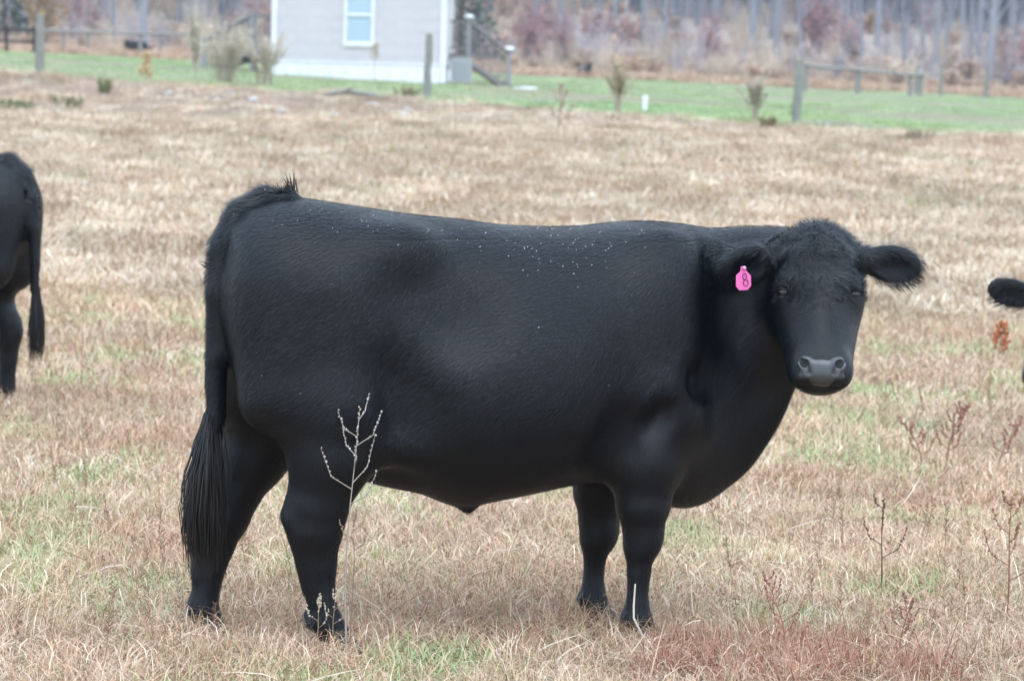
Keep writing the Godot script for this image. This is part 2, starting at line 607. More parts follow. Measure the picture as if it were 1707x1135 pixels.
func hind_near(g: Field) -> void:
	g.cap(Vector3(-0.43, 1.02, 0.10), Vector3(-0.40, 0.72, 0.165), 0.19, 0.15, 0.10)
	g.cap(Vector3(-0.57, 1.06, 0.10), Vector3(-0.54, 0.76, 0.135), 0.13, 0.14, 0.08)
	g.cap(Vector3(-0.40, 0.72, 0.165), Vector3(-0.415, 0.575, 0.185), 0.145, 0.118, 0.07)
	limb(g, [[-0.415, 0.575, 0.185, 0.118], [-0.445, 0.44, 0.185, 0.086], [-0.452, 0.37, 0.183, 0.077], [-0.443, 0.265, 0.183, 0.050], [-0.434, 0.16, 0.185, 0.039], [-0.422, 0.105, 0.187, 0.043], [-0.392, 0.055, 0.19, 0.044]], 0.035)
	g.cap(Vector3(-0.505, 0.50, 0.18), Vector3(-0.530, 0.408, 0.18), 0.020, 0.027, 0.028)
	g.cap(Vector3(-0.515, 0.39, 0.18), Vector3(-0.470, 0.20, 0.182), 0.026, 0.018, 0.04)
	g.cap(Vector3(-0.47, 0.115, 0.17), Vector3(-0.47, 0.10, 0.20), 0.014, 0.014, 0.02)

func hind_far(g: Field) -> void:
	g.cap(Vector3(-0.44, 1.02, -0.10), Vector3(-0.45, 0.72, -0.165), 0.19, 0.15, 0.10)
	g.cap(Vector3(-0.57, 1.06, -0.10), Vector3(-0.57, 0.76, -0.135), 0.13, 0.135, 0.08)
	g.cap(Vector3(-0.45, 0.72, -0.165), Vector3(-0.545, 0.55, -0.185), 0.145, 0.105, 0.07)
	limb(g, [[-0.545, 0.55, -0.185, 0.105], [-0.605, 0.43, -0.187, 0.08], [-0.628, 0.36, -0.187, 0.072], [-0.652, 0.27, -0.188, 0.050], [-0.680, 0.15, -0.19, 0.039], [-0.690, 0.095, -0.19, 0.043], [-0.675, 0.05, -0.19, 0.047]], 0.035)
	g.cap(Vector3(-0.655, 0.46, -0.185), Vector3(-0.688, 0.385, -0.187), 0.025, 0.027, 0.04)
	g.cap(Vector3(-0.683, 0.37, -0.187), Vector3(-0.702, 0.20, -0.188), 0.026, 0.022, 0.04)

func fore(g: Field, s: float, dx: float, knee: float) -> void:
	g.cap(Vector3(0.56, 1.02, 0.10 * s), Vector3(0.60 + dx, 0.76, 0.135 * s), 0.14, 0.15, 0.11)
	g.cap(Vector3(0.60 + dx, 0.76, 0.135 * s), Vector3(0.555 + dx, 0.55, 0.175 * s), 0.14, 0.108, 0.08)
	limb(g, [[0.555 + dx, 0.55, 0.175 * s, 0.108], [0.55 + dx, 0.42, 0.185 * s, 0.080], [0.548 + dx, knee + 0.03, 0.187 * s, 0.058], [0.545 + dx, knee - 0.03, 0.187 * s, 0.050], [0.541 + dx, 0.22, 0.188 * s, 0.033], [0.538 + dx, 0.125, 0.19 * s, 0.032], [0.54 + dx, 0.085, 0.19 * s, 0.040], [0.553 + dx, 0.045, 0.19 * s, 0.042]], 0.03)
	for c in [-1.0, 1.0]:
		g.cap(Vector3(0.505 + dx, 0.098, (0.19 + 0.018 * c) * s), Vector3(0.497 + dx, 0.085, (0.19 + 0.020 * c) * s), 0.012, 0.008, 0.012)
	g.ell(Vector3(0.562 + dx, knee, 0.187 * s), Vector3(0.048, 0.058, 0.052), Basis(), 0.03)

func cow_main_field() -> Array:
	var g := Field.new()
	var rows := TRUNK_ROWS.duplicate()
	rows.append_array([[0.80, 1.235, 0.400, 0.205, 0.55, 0.012, 0.16], [0.87, 1.234, 0.447, 0.165, 0.56, 0.030, 0.14], [0.945, 1.230, 0.530, 0.140, 0.56, 0.066, 0.10], [1.0, 1.225, 0.655, 0.12, 0.54, 0.115, 0.04], [1.04, 1.20, 0.78, 0.10, 0.52, 0.145, 0.0]])
	g.trunk(rows)
	hind_near(g)
	hind_far(g)
	fore(g, 1.0, 0.0, 0.33)
	fore(g, -1.0, 0.0, 0.30)
	# hooks, pins, loin, withers
	g.ell(Vector3(-0.24, 1.16, 0.20), Vector3(0.10, 0.06, 0.055), Basis(), 0.12)
	g.ell(Vector3(-0.24, 1.17, -0.215), Vector3(0.10, 0.055, 0.055), Basis(), 0.09)
	g.ell(Vector3(0.60, 1.02, 0.165), Vector3(0.13, 0.20, 0.085), Basis(), 0.09)
	g.ell(Vector3(0.10, 0.76, 0.18), Vector3(0.30, 0.24, 0.178), Basis(), 0.10)
	# shoulder point, fold of the fore flank, stifle fold
	g.ell(Vector3(0.70, 0.80, 0.15), Vector3(0.09, 0.13, 0.085), Basis(), 0.08)
	g.cap(Vector3(-0.30, 0.62, 0.20), Vector3(-0.14, 0.60, 0.21), 0.06, 0.035, 0.08)
	# hollows: paunch before the hip, behind the elbow, before the shoulder
	g.ell(Vector3(-0.11, 1.04, 0.365), Vector3(0.11, 0.13, 0.065), Basis(Vector3(0, 0, 1), 0.5), 0.13, 1)
	g.ell(Vector3(0.42, 0.60, 0.335), Vector3(0.055, 0.12, 0.065), Basis(Vector3(0, 0, 1), -0.25), 0.08, 1)
	g.ell(Vector3(0.555, 0.685, 0.312), Vector3(0.035, 0.06, 0.05), Basis(Vector3(0, 0, 1), -0.5), 0.05, 1)
	g.ell(Vector3(0.675, 0.80, 0.285), Vector3(0.03, 0.045, 0.04), Basis(), 0.06, 1)
	g.ell(Vector3(0.785, 0.98, 0.318), Vector3(0.055, 0.20, 0.07), Basis(Vector3(0, 0, 1), 0.12), 0.11, 1)
	g.ell(Vector3(-0.215, 0.76, 0.372), Vector3(0.065, 0.12, 0.070), Basis(Vector3(0, 0, 1), 0.45), 0.11, 1)
	g.ell(Vector3(0.80, 0.70, 0.275), Vector3(0.045, 0.13, 0.06), Basis(Vector3(0, 0, 1), 0.3), 0.10, 1)
	# udder and teat
	g.ell(Vector3(-0.18, 0.60, 0.0), Vector3(0.17, 0.12, 0.13), Basis(), 0.08)
	g.cap(Vector3(0.045, 0.43, 0.05), Vector3(0.05, 0.402, 0.05), 0.020, 0.014, 0.04)
	# tail dock
	limb(g, [[-0.50, 1.300, 0.0, 0.030], [-0.575, 1.298, 0.0, 0.042], [-0.645, 1.255, 0.005, 0.046], [-0.694, 1.165, 0.010, 0.041], [-0.712, 1.03, 0.014, 0.036], [-0.712, 0.85, 0.016, 0.031], [-0.712, 0.68, 0.016, 0.027], [-0.718, 0.55, 0.014, 0.020]], 0.022)
	var h := Frame.new(Vector3(1.008, 1.063, 0.385), Vector3(-0.33, 0.02, 0.94), 0.0)
	# neck into the back of the skull
	g.cap(Vector3(0.90, 1.05, 0.07), h.at(0.01, 0.04, -0.14), 0.135, 0.10, 0.08)
	g.cap(Vector3(0.97, 0.92, 0.11), h.at(0.0, -0.06, -0.12), 0.12, 0.085, 0.08)
	g.cap(Vector3(0.93, 1.14, 0.06), h.at(0.0, 0.12, -0.13), 0.08, 0.06, 0.06)
	head_field(g, h, true)
	ear_field(g, h, 1.0, h.at(0.135, 0.098, -0.115), h.at(0.302, 0.078, -0.090), 0.056, (h.f + h.u * -0.15).normalized())
	ear_field(g, h, -1.0, h.at(-0.130, 0.095, -0.105), h.at(-0.278, 0.062, -0.040), 0.058, (h.f * 0.9 + h.u * -0.30).normalized())
	return [g, h]

func cow_other_field() -> Array:
	var g := Field.new()
	var rows := TRUNK_ROWS.duplicate()
	rows.append_array([[0.80, 1.20, 0.42, 0.20, 0.55, -0.01, 0.15], [0.90, 1.12, 0.50, 0.14, 0.55, -0.03, 0.1], [0.95, 1.02, 0.62, 0.08, 0.5, -0.04, 0.0]])
	g.trunk(rows)
	# both hind legs square, the far one a little forward
	for s: float in [-1.0, 1.0]:
		var dx := 0.0 if s < 0.0 else 0.07
		g.cap(Vector3(-0.43, 1.02, 0.10 * s), Vector3(-0.42, 0.72, 0.165 * s), 0.19, 0.15, 0.10)
		g.cap(Vector3(-0.57, 1.06, 0.10 * s), Vector3(-0.54, 0.76, 0.135 * s), 0.13, 0.14, 0.08)
		limb(g, [[-0.42, 0.72, 0.165 * s, 0.145], [-0.47 + dx, 0.565, 0.18 * s, 0.105], [-0.55 + dx, 0.43, 0.185 * s, 0.072], [-0.565 + dx, 0.37, 0.185 * s, 0.064], [-0.56 + dx, 0.25, 0.185 * s, 0.048], [-0.553 + dx, 0.13, 0.187 * s, 0.042], [-0.55 + dx, 0.09, 0.187 * s, 0.046], [-0.53 + dx, 0.045, 0.187 * s, 0.045]], 0.035)
		g.cap(Vector3(-0.59 + dx, 0.47, 0.183 * s), Vector3(-0.613 + dx, 0.40, 0.183 * s), 0.024, 0.026, 0.04)
		fore(g, s, 0.0 if s < 0.0 else -0.10, 0.32)
	g.ell(Vector3(0.10, 0.76, -0.18), Vector3(0.30, 0.24, 0.178), Basis(), 0.10)
	g.ell(Vector3(-0.16, 0.55, 0.0), Vector3(0.15, 0.11, 0.13), Basis(), 0.08)
	limb(g, [[-0.50, 1.300, 0.0, 0.034], [-0.585, 1.298, 0.0, 0.046], [-0.665, 1.235, 0.0, 0.048], [-0.712, 1.12, 0.0, 0.040], [-0.735, 0.97, 0.0, 0.032], [-0.745, 0.80, 0.0, 0.027], [-0.75, 0.64, 0.0, 0.023], [-0.755, 0.50, 0.0, 0.018]], 0.022)
	var h := Frame.new(Vector3(1.25, 0.60, -0.25), Vector3(0.12, -0.05, -1.0), 0.32)
	g.cap(Vector3(0.80, 0.95, -0.03), h.at(0.0, 0.05, -0.13), 0.22, 0.10, 0.08)
	g.cap(Vector3(0.82, 0.78, -0.04), h.at(0.0, -0.07, -0.11), 0.18, 0.085, 0.08)
	head_field(g, h, false)
	for s: float in [-1.0, 1.0]:
		ear_field(g, h, s, h.at(0.135 * s, 0.095, -0.105), h.at(0.375 * s, 0.075, -0.08), 0.072, (h.f + h.u * -0.15).normalized())
	return [g, h]

func cow_lying_field() -> Field:
	var g := Field.new()
	g.ell(Vector3(0.0, 0.36, 0.0), Vector3(0.70, 0.37, 0.38), Basis(), 0.08)
	g.ell(Vector3(-0.45, 0.36, 0.0), Vector3(0.32, 0.36, 0.36), Basis(), 0.1)
	g.ell(Vector3(0.50, 0.38, 0.0), Vector3(0.30, 0.34, 0.26), Basis(), 0.1)
	g.cap(Vector3(0.62, 0.50, 0.0), Vector3(0.92, 0.80, 0.0), 0.19, 0.11, 0.08)
	g.cap(Vector3(0.94, 0.84, 0.0), Vector3(1.18, 0.66, 0.0), 0.105, 0.06, 0.05)
	for s: float in [-1.0, 1.0]:
		g.cap(Vector3(0.92, 0.88, 0.10 * s), Vector3(0.89, 0.88, 0.26 * s), 0.035, 0.03, 0.03)
		g.cap(Vector3(0.50, 0.14, 0.22 * s), Vector3(0.78, 0.09, 0.20 * s), 0.09, 0.06, 0.05)
		g.cap(Vector3(0.78, 0.08, 0.20 * s), Vector3(0.52, 0.055, 0.24 * s), 0.055, 0.045, 0.03)
		g.cap(Vector3(-0.35, 0.20, 0.30 * s), Vector3(-0.10, 0.13, 0.40 * s), 0.13, 0.08, 0.06)
		g.cap(Vector3(-0.10, 0.11, 0.40 * s), Vector3(-0.42, 0.06, 0.44 * s), 0.07, 0.045, 0.04)
	limb(g, [[-0.72, 0.52, 0.0, 0.05], [-0.82, 0.30, 0.05, 0.04], [-0.84, 0.10, 0.18, 0.035]], 0.03)
	return g

func body_mesh(v: PackedVector3Array, t: PackedInt32Array, n: PackedVector3Array, col: Color) -> ArrayMesh:
	var arr := []
	arr.resize(Mesh.ARRAY_MAX)
	arr[Mesh.ARRAY_VERTEX] = v
	arr[Mesh.ARRAY_NORMAL] = n
	var c := PackedColorArray()
	c.resize(v.size())
	c.fill(col)
	arr[Mesh.ARRAY_COLOR] = c
	arr[Mesh.ARRAY_INDEX] = t
	var m := ArrayMesh.new()
	m.add_surface_from_arrays(Mesh.PRIMITIVE_TRIANGLES, arr)
	return m

# coat of hair over a body; toward is the side the photograph shows, which gets the dense coat
func coat(v: PackedVector3Array, t: PackedInt32Array, n: PackedVector3Array, density: float, toward: Vector3, h: Frame, long_scale: float, w: float) -> ArrayMesh:
	var s := MB.new()
	var acc := 0.0
	for k in range(0, t.size(), 3):
		var a := v[t[k]]
		var b := v[t[k + 1]]
		var c := v[t[k + 2]]
		var area := (b - a).cross(c - a).length() * 0.5
		var nn := n[t[k]]
		var share := 1.0 if nn.dot(toward) > -0.5 else 0.3
		acc += area * density * share
		while acc > 0.0:
			acc -= 1.0
			if rng.randf() < 0.001:
				continue
			var r1 := sqrt(rng.randf())
			var r2 := rng.randf()
			var p := a * (1.0 - r1) + b * (r1 * (1.0 - r2)) + c * (r1 * r2)
			var ln := 0.018
			var lift := 0.07
			var flow := Vector3(-0.75, -0.55, 0.0)
			var q := p - h.o
			var hr := q.dot(h.r)
			var hu := q.dot(h.u)
			var hf := q.dot(h.f)
			if absf(hr) < 0.34 and hu > -0.32 and hu < 0.25 and hf > -0.17:
				ln = 0.010
				flow = h.u * -0.2 + h.r * hr * 4.0 - h.f * 0.4
				if absf(hr) > 0.15:
					ln = 0.030
					flow = h.r * signf(hr) - h.u * 0.75
					lift = 0.45
					if hu < 0.055:
						ln = 0.042
				elif hu > -0.03:
					ln = 0.019
					lift = 0.42
					var cu := noise_a.get_noise_3dv(p * 330.0) * 5.0
					flow = h.r * (cos(cu) + hr * 4.0) + h.u * (sin(cu) - 0.2)
					if hu > 0.12:
						ln = 0.028
				elif hu < -0.14:
					ln = 0.005
			elif p.y < 0.62:
				flow = Vector3(-0.25, -1.0, 0.0)
				ln = 0.011
				if p.y < 0.14:
					ln = 0.018
			elif p.x < -0.48 and absf(p.z) < 0.065 and p.y > 1.06:
				ln = 0.027
				lift = 0.26
				flow = Vector3(-0.9, -0.35, 0.0)
			elif p.y > 1.20:
				ln = 0.019
				lift = 0.14
				flow = Vector3(-1.0, -0.15, 0.0)
			elif p.x > 0.74:
				ln = 0.017
				lift = 0.15
				flow = Vector3(-0.35, -1.0, 0.2)
			flow += Vector3(rng.randf_range(-1, 1), rng.randf_range(-1, 1), rng.randf_range(-1, 1)) * 0.16
			var wave := noise_a.get_noise_3dv(p * 90.0)
			flow = flow.rotated(nn, wave * 0.3)
			var fx := flow - nn * flow.dot(nn)
			if fx.length() < 0.4:
				fx += (Vector3(0, -1, 0.4) - nn * Vector3(0, -1, 0.4).dot(nn)) * 0.8
			if fx.length() < 0.02:
				continue
			fx = (fx.normalized() + nn * lift * rng.randf_range(0.3, 1.2)).normalized()
			var fz := fx.cross(nn).normalized()
			var fy := fz.cross(fx)
			ln *= long_scale * rng.randf_range(0.7, 1.3)
			var tone := rng.randf_range(0.003, 0.009)
			var col := Color(tone * 0.85, tone * 1.1, tone * 1.8)
			# one lock: broad base, half way up, tip
			var k0 := s.v.size()
			var q0 := p - fy * ln * 0.03
			var q1 := p + fx * (ln * 0.55) + fy * (ln * 0.13)
			var sp := p - fx * (p.dot(fx) * 0.75)
			var strand := noise_a.get_noise_3dv(sp * 1300.0) * 0.55 + noise_a.get_noise_3dv(sp * 420.0) * 0.30
			var nb := fy * 0.4 + nn * 0.6 - fx * 0.08 + fz * strand
			s.v.append(q0 - fz * w * 0.45); s.v.append(q0 + fz * w * 0.45)
			s.v.append(q1 - fz * w * 0.42); s.v.append(q1 + fz * w * 0.42)
			s.v.append(p + fx * ln + fy * (ln * 0.12))
			var nl := (nb - fz * 0.24).normalized()
			var nr := (nb + fz * 0.24).normalized()
			s.n.append(nl); s.n.append(nr); s.n.append(nl); s.n.append(nr); s.n.append(fy)
			s.c.append(col); s.c.append(col); s.c.append(col); s.c.append(col); s.c.append(col)
			s.i.append_array(PackedInt32Array([k0, k0 + 2, k0 + 1, k0 + 1, k0 + 2, k0 + 3, k0 + 2, k0 + 4, k0 + 3]))
	return s.mesh()

func hoof_mesh() -> ArrayMesh:
	# cloven: two claws side by side, toes towards +x
	var mb := MB.new()
	for s: float in [-1.0, 1.0]:
		var first := mb.v.size()
		var levels := [[0.0, 0.062, 0.030, 0.016], [0.028, 0.052, 0.028, 0.010], [0.055, 0.040, 0.026, 0.0], [0.068, 0.030, 0.020, -0.006]]
		for l in levels:
			for k in 10:
				var a := TAU * k / 10.0
				var cx := cos(a)
				var sz := sin(a)
				var narrow := 1.0 - 0.35 * maxf(cx, 0.0)
				mb.vert(Vector3(l[3] + cx * l[1], l[0], s * 0.031 + sz * l[2] * narrow), Vector3(cx, 0.3, sz).normalized(), Color(0.02, 0.017, 0.015))
		for l in 3:
			for k in 10:
				var p := first + l * 10 + k
				var q := first + l * 10 + (k + 1) % 10
				mb.tri(p, q, p + 10); mb.tri(q, q + 10, p + 10)
	return mb.mesh()

func tail_switch(at: Vector3, length: float, spread: float, count: int, kick: Vector3) -> ArrayMesh:
	var mb := MB.new()
	for k in count:
		var a := rng.randf() * TAU
		var rad := sqrt(rng.randf()) * 0.017
		var up := rng.randf() * 0.14
		var p := at + Vector3(cos(a) * rad, up, sin(a) * rad)
		var ln := length * rng.randf_range(0.62, 1.0) + up * 0.5
		var out := Vector3(cos(a), 0, sin(a)) * spread * rng.randf_range(0.2, 1.0) + kick * rng.randf_range(0.2, 1.0)
		var pts := []
		var rad_l := []
		var sway := rng.randf_range(-1, 1) * 0.012
		for s in 5:
			var t := s / 4.0
			pts.append(p + Vector3(sin(t * 4.0 + a) * sway, -ln * t, cos(t * 3.0 + a) * sway) + out * sin(t * 2.2))
			rad_l.append(lerpf(0.0026, 0.0007, t))
		var tone := rng.randf_range(0.008, 0.018)
		var brown := rng.randf()
		mb.tube(pts, rad_l, 3, Color(tone * (1.0 + 0.9 * brown), tone * (1.0 + 0.3 * brown), tone), false)
	return mb.mesh()

func nose_mesh(h: Frame) -> ArrayMesh:
	# bare moist pad between and around the nostrils
	var g := Field.new()
	var b := h.basis()
	g.ell(h.at(0, -0.218, 0.158), Vector3(0.058, 0.040, 0.034), b, 0.02)
	g.ell(h.at(0, -0.240, 0.166), Vector3(0.046, 0.026, 0.026), b, 0.02)
	for s: float in [-1.0, 1.0]:
		g.ell(h.at(0.046 * s, -0.205, 0.160), Vector3(0.026, 0.030, 0.030), b, 0.015)
		g.ell(h.at(0.052 * s, -0.236, 0.156), Vector3(0.022, 0.016, 0.026), b, 0.012)
		g.cap(h.at(0.051 * s, -0.199, 0.190), h.at(0.041 * s, -0.224, 0.192), 0.0125, 0.0085, 0.008, 1)
		g.cap(h.at(0.050 * s, -0.200, 0.178), h.at(0.066 * s, -0.190, 0.172), 0.0085, 0.005, 0.010, 1)
	g.cap(h.at(0, -0.20, 0.200), h.at(0, -0.262, 0.200), 0.003, 0.003, 0.008, 1)
	var lo := h.at(0, -0.22, 0.165) - Vector3(0.11, 0.075, 0.085)
	var s := g.surface(lo, lo + Vector3(0.22, 0.15, 0.17), 0.0032)
	return body_mesh(s[0], s[1], soft_normals(s[0], s[1]), Color(0.034, 0.032, 0.034))

func ball_mesh(r: float) -> SphereMesh:
	var m := SphereMesh.new()
	m.radius = r
	m.height = r * 2.0
	m.radial_segments = 24
	m.rings = 12
	return m

func tag_outline(scale: float) -> PackedVector2Array:
	var p := PackedVector2Array()
	for q in [[-0.007, 0.036], [-0.008, 0.022], [-0.0215, 0.010], [-0.0225, -0.022], [-0.013, -0.034], [0.011, -0.034], [0.0225, -0.022], [0.0225, 0.008], [0.010, 0.022], [0.007, 0.036]]:
		p.append(Vector2(q[0], q[1]) * scale)
	return p

func build_main_cow() -> void:
	var made := cow_main_field()
	var g: Field = made[0]
	var h: Frame = made[1]
	var cow := thing("cow", "large black cow standing broadside with a pink numbered tag in one ear", "cow", Vector3(-0.18, 0.0, -10.5), deg_to_rad(19.0), "black cattle in the pasture")
	var box := AABB(Vector3(0.70, 0.73, 0.185), Vector3(0.64, 0.62, 0.47))
	var rough: Array = g.surface(Vector3(-0.82, 0.0, -0.42), Vector3(1.40, 1.36, 0.68), 0.0115, box.grow(-0.012))
	var fine: Array = g.surface(box.position, box.position + box.size, 0.0046)
	var v: PackedVector3Array = rough[0]
	var t: PackedInt32Array = rough[1]
	var n := soft_normals(v, t)
	var base := v.size()
	var fn := soft_normals(fine[0], fine[1])
	v.append_array(fine[0])
	n.append_array(fn)
	for k in fine[1]:
		t.append(k + base)
	part("body", body_mesh(v, t, n, Color(0.006, 0.006, 0.0065)), mat.hide, cow)
	var hairs := coat(v, t, n, 46000.0, Vector3(-0.2, 0.2, 0.95), h, 1.1, 0.0013)
	part("coat_hair", hairs, mat.hair, cow).set_meta("kind", "stuff")
	# spiky tuft on the tail head and loose mane hairs
	var tuft := MB.new()
	for k in 340:
		var x := rng.randf_range(-0.735, -0.485)
		var u := (x + 0.735) / 0.25
		var y := lerpf(1.10, 1.325, sin(u * PI * 0.5)) + 0.012
		var p := Vector3(x - 0.012 * (1.0 - u), y - 0.012, rng.randf_range(-0.03, 0.035))
		var out := Vector3(-0.95 + 0.9 * u, 0.25 + 0.75 * u, 0).normalized()
		var ln := rng.randf_range(0.010, 0.027) * (2.0 if u > 0.93 else 1.0)
		var e := p + (out + Vector3(rng.randf_range(-0.5, 0.2), rng.randf_range(-0.3, 0.3), rng.randf_range(-0.3, 0.3))) * ln
		tuft.tube([p, p.lerp(e, 0.5) + Vector3(0, 0.003, 0), e], [0.0016, 0.0013, 0.0004], 3, Color(0.010, 0.010, 0.010), false)
	part("tail_tuft", tuft.mesh(), mat.hair, cow)
	part("tail_switch", tail_switch(Vector3(-0.722, 0.56, 0.012), 0.36, 0.050, 620, Vector3(-0.04, 0, 0.03)), mat.hair, cow)
	for p in [[-0.375, 0.0, 0.19], [-0.672, 0.0, -0.19], [0.56, 0.0, 0.19], [0.56, 0.0, -0.19]]:
		var o := part("hoof", mat.hoof_mesh, mat.horn, cow)
		o.position = Vector3(p[0], p[1] - 0.004, p[2])
	for s: float in [-1.0, 1.0]:
		var dir := (h.r * s * 0.62 + h.f * 0.78).normalized()
		var o := part("eye", mat.eye_mesh, mat.eye, cow)
		o.position = h.at(0.092 * s, -0.002, -0.016) + dir * 0.013
	# lower lids and lashes
	for s: float in [-1.0, 1.0]:
		var dir := (h.r * s * 0.62 + h.f * 0.78).normalized()
		var across := h.u.cross(dir).normalized()
		var c := h.at(0.092 * s, -0.002, -0.016) + dir * 0.033
		var lid := MB.new()
		for q in [[-1.0, 0.0030], [1.0, 0.0042]]:
			var pts := []
			var rad := []
			for k in 9:
				var a := -1.25 + 2.5 * k / 8.0
				pts.append(c + across * sin(a) * 0.0225 + h.u * (cos(a) * 0.0125 * q[0]) - dir * (0.008 * absf(sin(a)) - 0.001))
				rad.append(q[1] * (1.0 - 0.5 * absf(sin(a))))
			lid.tube(pts, rad, 6, Color(0.030, 0.028, 0.029), true)
		part("eyelid", lid.mesh(), mat.lip, cow)
		var lash := MB.new()
		for k in 16:
			var a := -0.9 + 1.8 * k / 15.0
			var p := c + across * sin(a) * 0.021 + h.u * (cos(a) * 0.0135)
			var e := p + dir * 0.016 + across * sin(a) * 0.012 - h.u * 0.004
			lash.tube([p, p.lerp(e, 0.6) + h.u * 0.001, e], [0.0007, 0.0006, 0.0002], 3, Color(0.008, 0.008, 0.008), false)
		part("eyelashes", lash.mesh(), mat.hair, cow)
	part("nose_pad", nose_mesh(h), mat.nose, cow)
	# chin and muzzle whiskers
	var wh := MB.new()
	for k in 46:
		var s := -1.0 if k % 2 == 0 else 1.0
		var p := h.at(rng.randf_range(0.02, 0.075) * s, rng.randf_range(-0.285, -0.22), rng.randf_range(0.09, 0.15))
		var e: Vector3 = p + (h.r * s * rng.randf_range(0.2, 1.0) - h.u * rng.randf_range(0.2, 0.9) + h.f * 0.4).normalized() * rng.randf_range(0.02, 0.045)
		wh.tube([p, p.lerp(e, 0.5), e], [0.0006, 0.0005, 0.0002], 3, Color(0.012, 0.012, 0.012), false)
	part("whiskers", wh.mesh(), mat.hair, cow)
	# pink tag hanging from the near ear
	var tg := CSGPolygon3D.new()
	tg.polygon = tag_outline(1.0)
	tg.depth = 0.0022
	tg.material = mat.tag_pink
	tg.name = "ear_tag"
	cow.add_child(tg, true)
	tg.basis = Basis(h.r, h.u, h.f).rotated(h.f, 0.05).rotated(h.u, 0.10)
	tg.position = h.at(-0.222, 0.036, -0.018)
	var stud := MB.new()
	stud.tube([Vector3(0.003, 0.031, 0.0), Vector3(0.003, 0.031, 0.006), Vector3(0.003, 0.031, 0.008)], [0.006, 0.006, 0.003], 12, Color(0.75, 0.45, 0.55))
	part("tag_stud", stud.mesh(), mat.tag_stud, tg)
	var eight := MB.new()
	for q in [[0.0035, 0.0060, 0.0058, 0.0085], [0.0065, -0.0125, 0.0070, 0.0100]]:
		var pts := []
		var rad := []
		for k in 25:
			var a := TAU * k / 24.0
			pts.append(Vector3(q[0] + cos(a) * q[2], q[1] + sin(a) * q[3], 0.0024))
			rad.append(0.0013)
		eight.tube(pts, rad, 6, Color.WHITE, false, 0.6)
	part("tag_number", eight.mesh(), mat.tag_ink, tg)
	var dirt := MB.new()
	for q in [[-0.672, 1.100], [-0.686, 1.06], [-0.677, 1.028], [-0.682, 1.002], [-0.686, 0.975]]:
		dirt.lump(Vector3(q[0], q[1], 0.062), Vector3(0.006, 0.017, 0.006), 5, Color(0.24, 0.19, 0.13) * rng.randf_range(0.7, 1.2), noise_a, 0.6, q[1] * 90.0)
	part("dried_dirt", dirt.mesh(), mat.stone, cow)
	# pale grass flecks and dander caught in the coat along the back
	var fm := MB.new()
	fm.lump(Vector3.ZERO, Vector3(1.0, 0.3, 0.5), 4, Color.WHITE, noise_a, 0.3, 3.0)
	var fl := Scatter.new()
	var tries := 0
	while fl.count < 340 and tries < 60000:
		tries += 1
		var k := rng.randi_range(0, base - 1)
		var p := v[k]
		var nn := n[k]
		if p.z < -0.12 or nn.y < -0.1:
			continue
		var back := exp(-pow((p.x - 0.25) / 0.24, 2.0)) * smoothstep(1.04, 1.20, p.y)
		var crest := 0.30 * smoothstep(1.20, 1.24, p.y)
		if rng.randf() > back + crest + 0.012:
			continue
		var fx := (Vector3(-0.8, -0.5, rng.randf_range(-0.7, 0.7)) - nn * 0.2).normalized()
		var fz := fx.cross(nn).normalized()
		var sz := rng.randf_range(0.0010, 0.0028)
		fl.add(fx * sz, nn * sz, fz * sz, p + nn * 0.006, Color(0.55, 0.55, 0.53) * rng.randf_range(0.6, 1.0))
	kinded(fl.node(fm.mesh(), mat.fleck), "fleck", "stuff", "", "", cow)

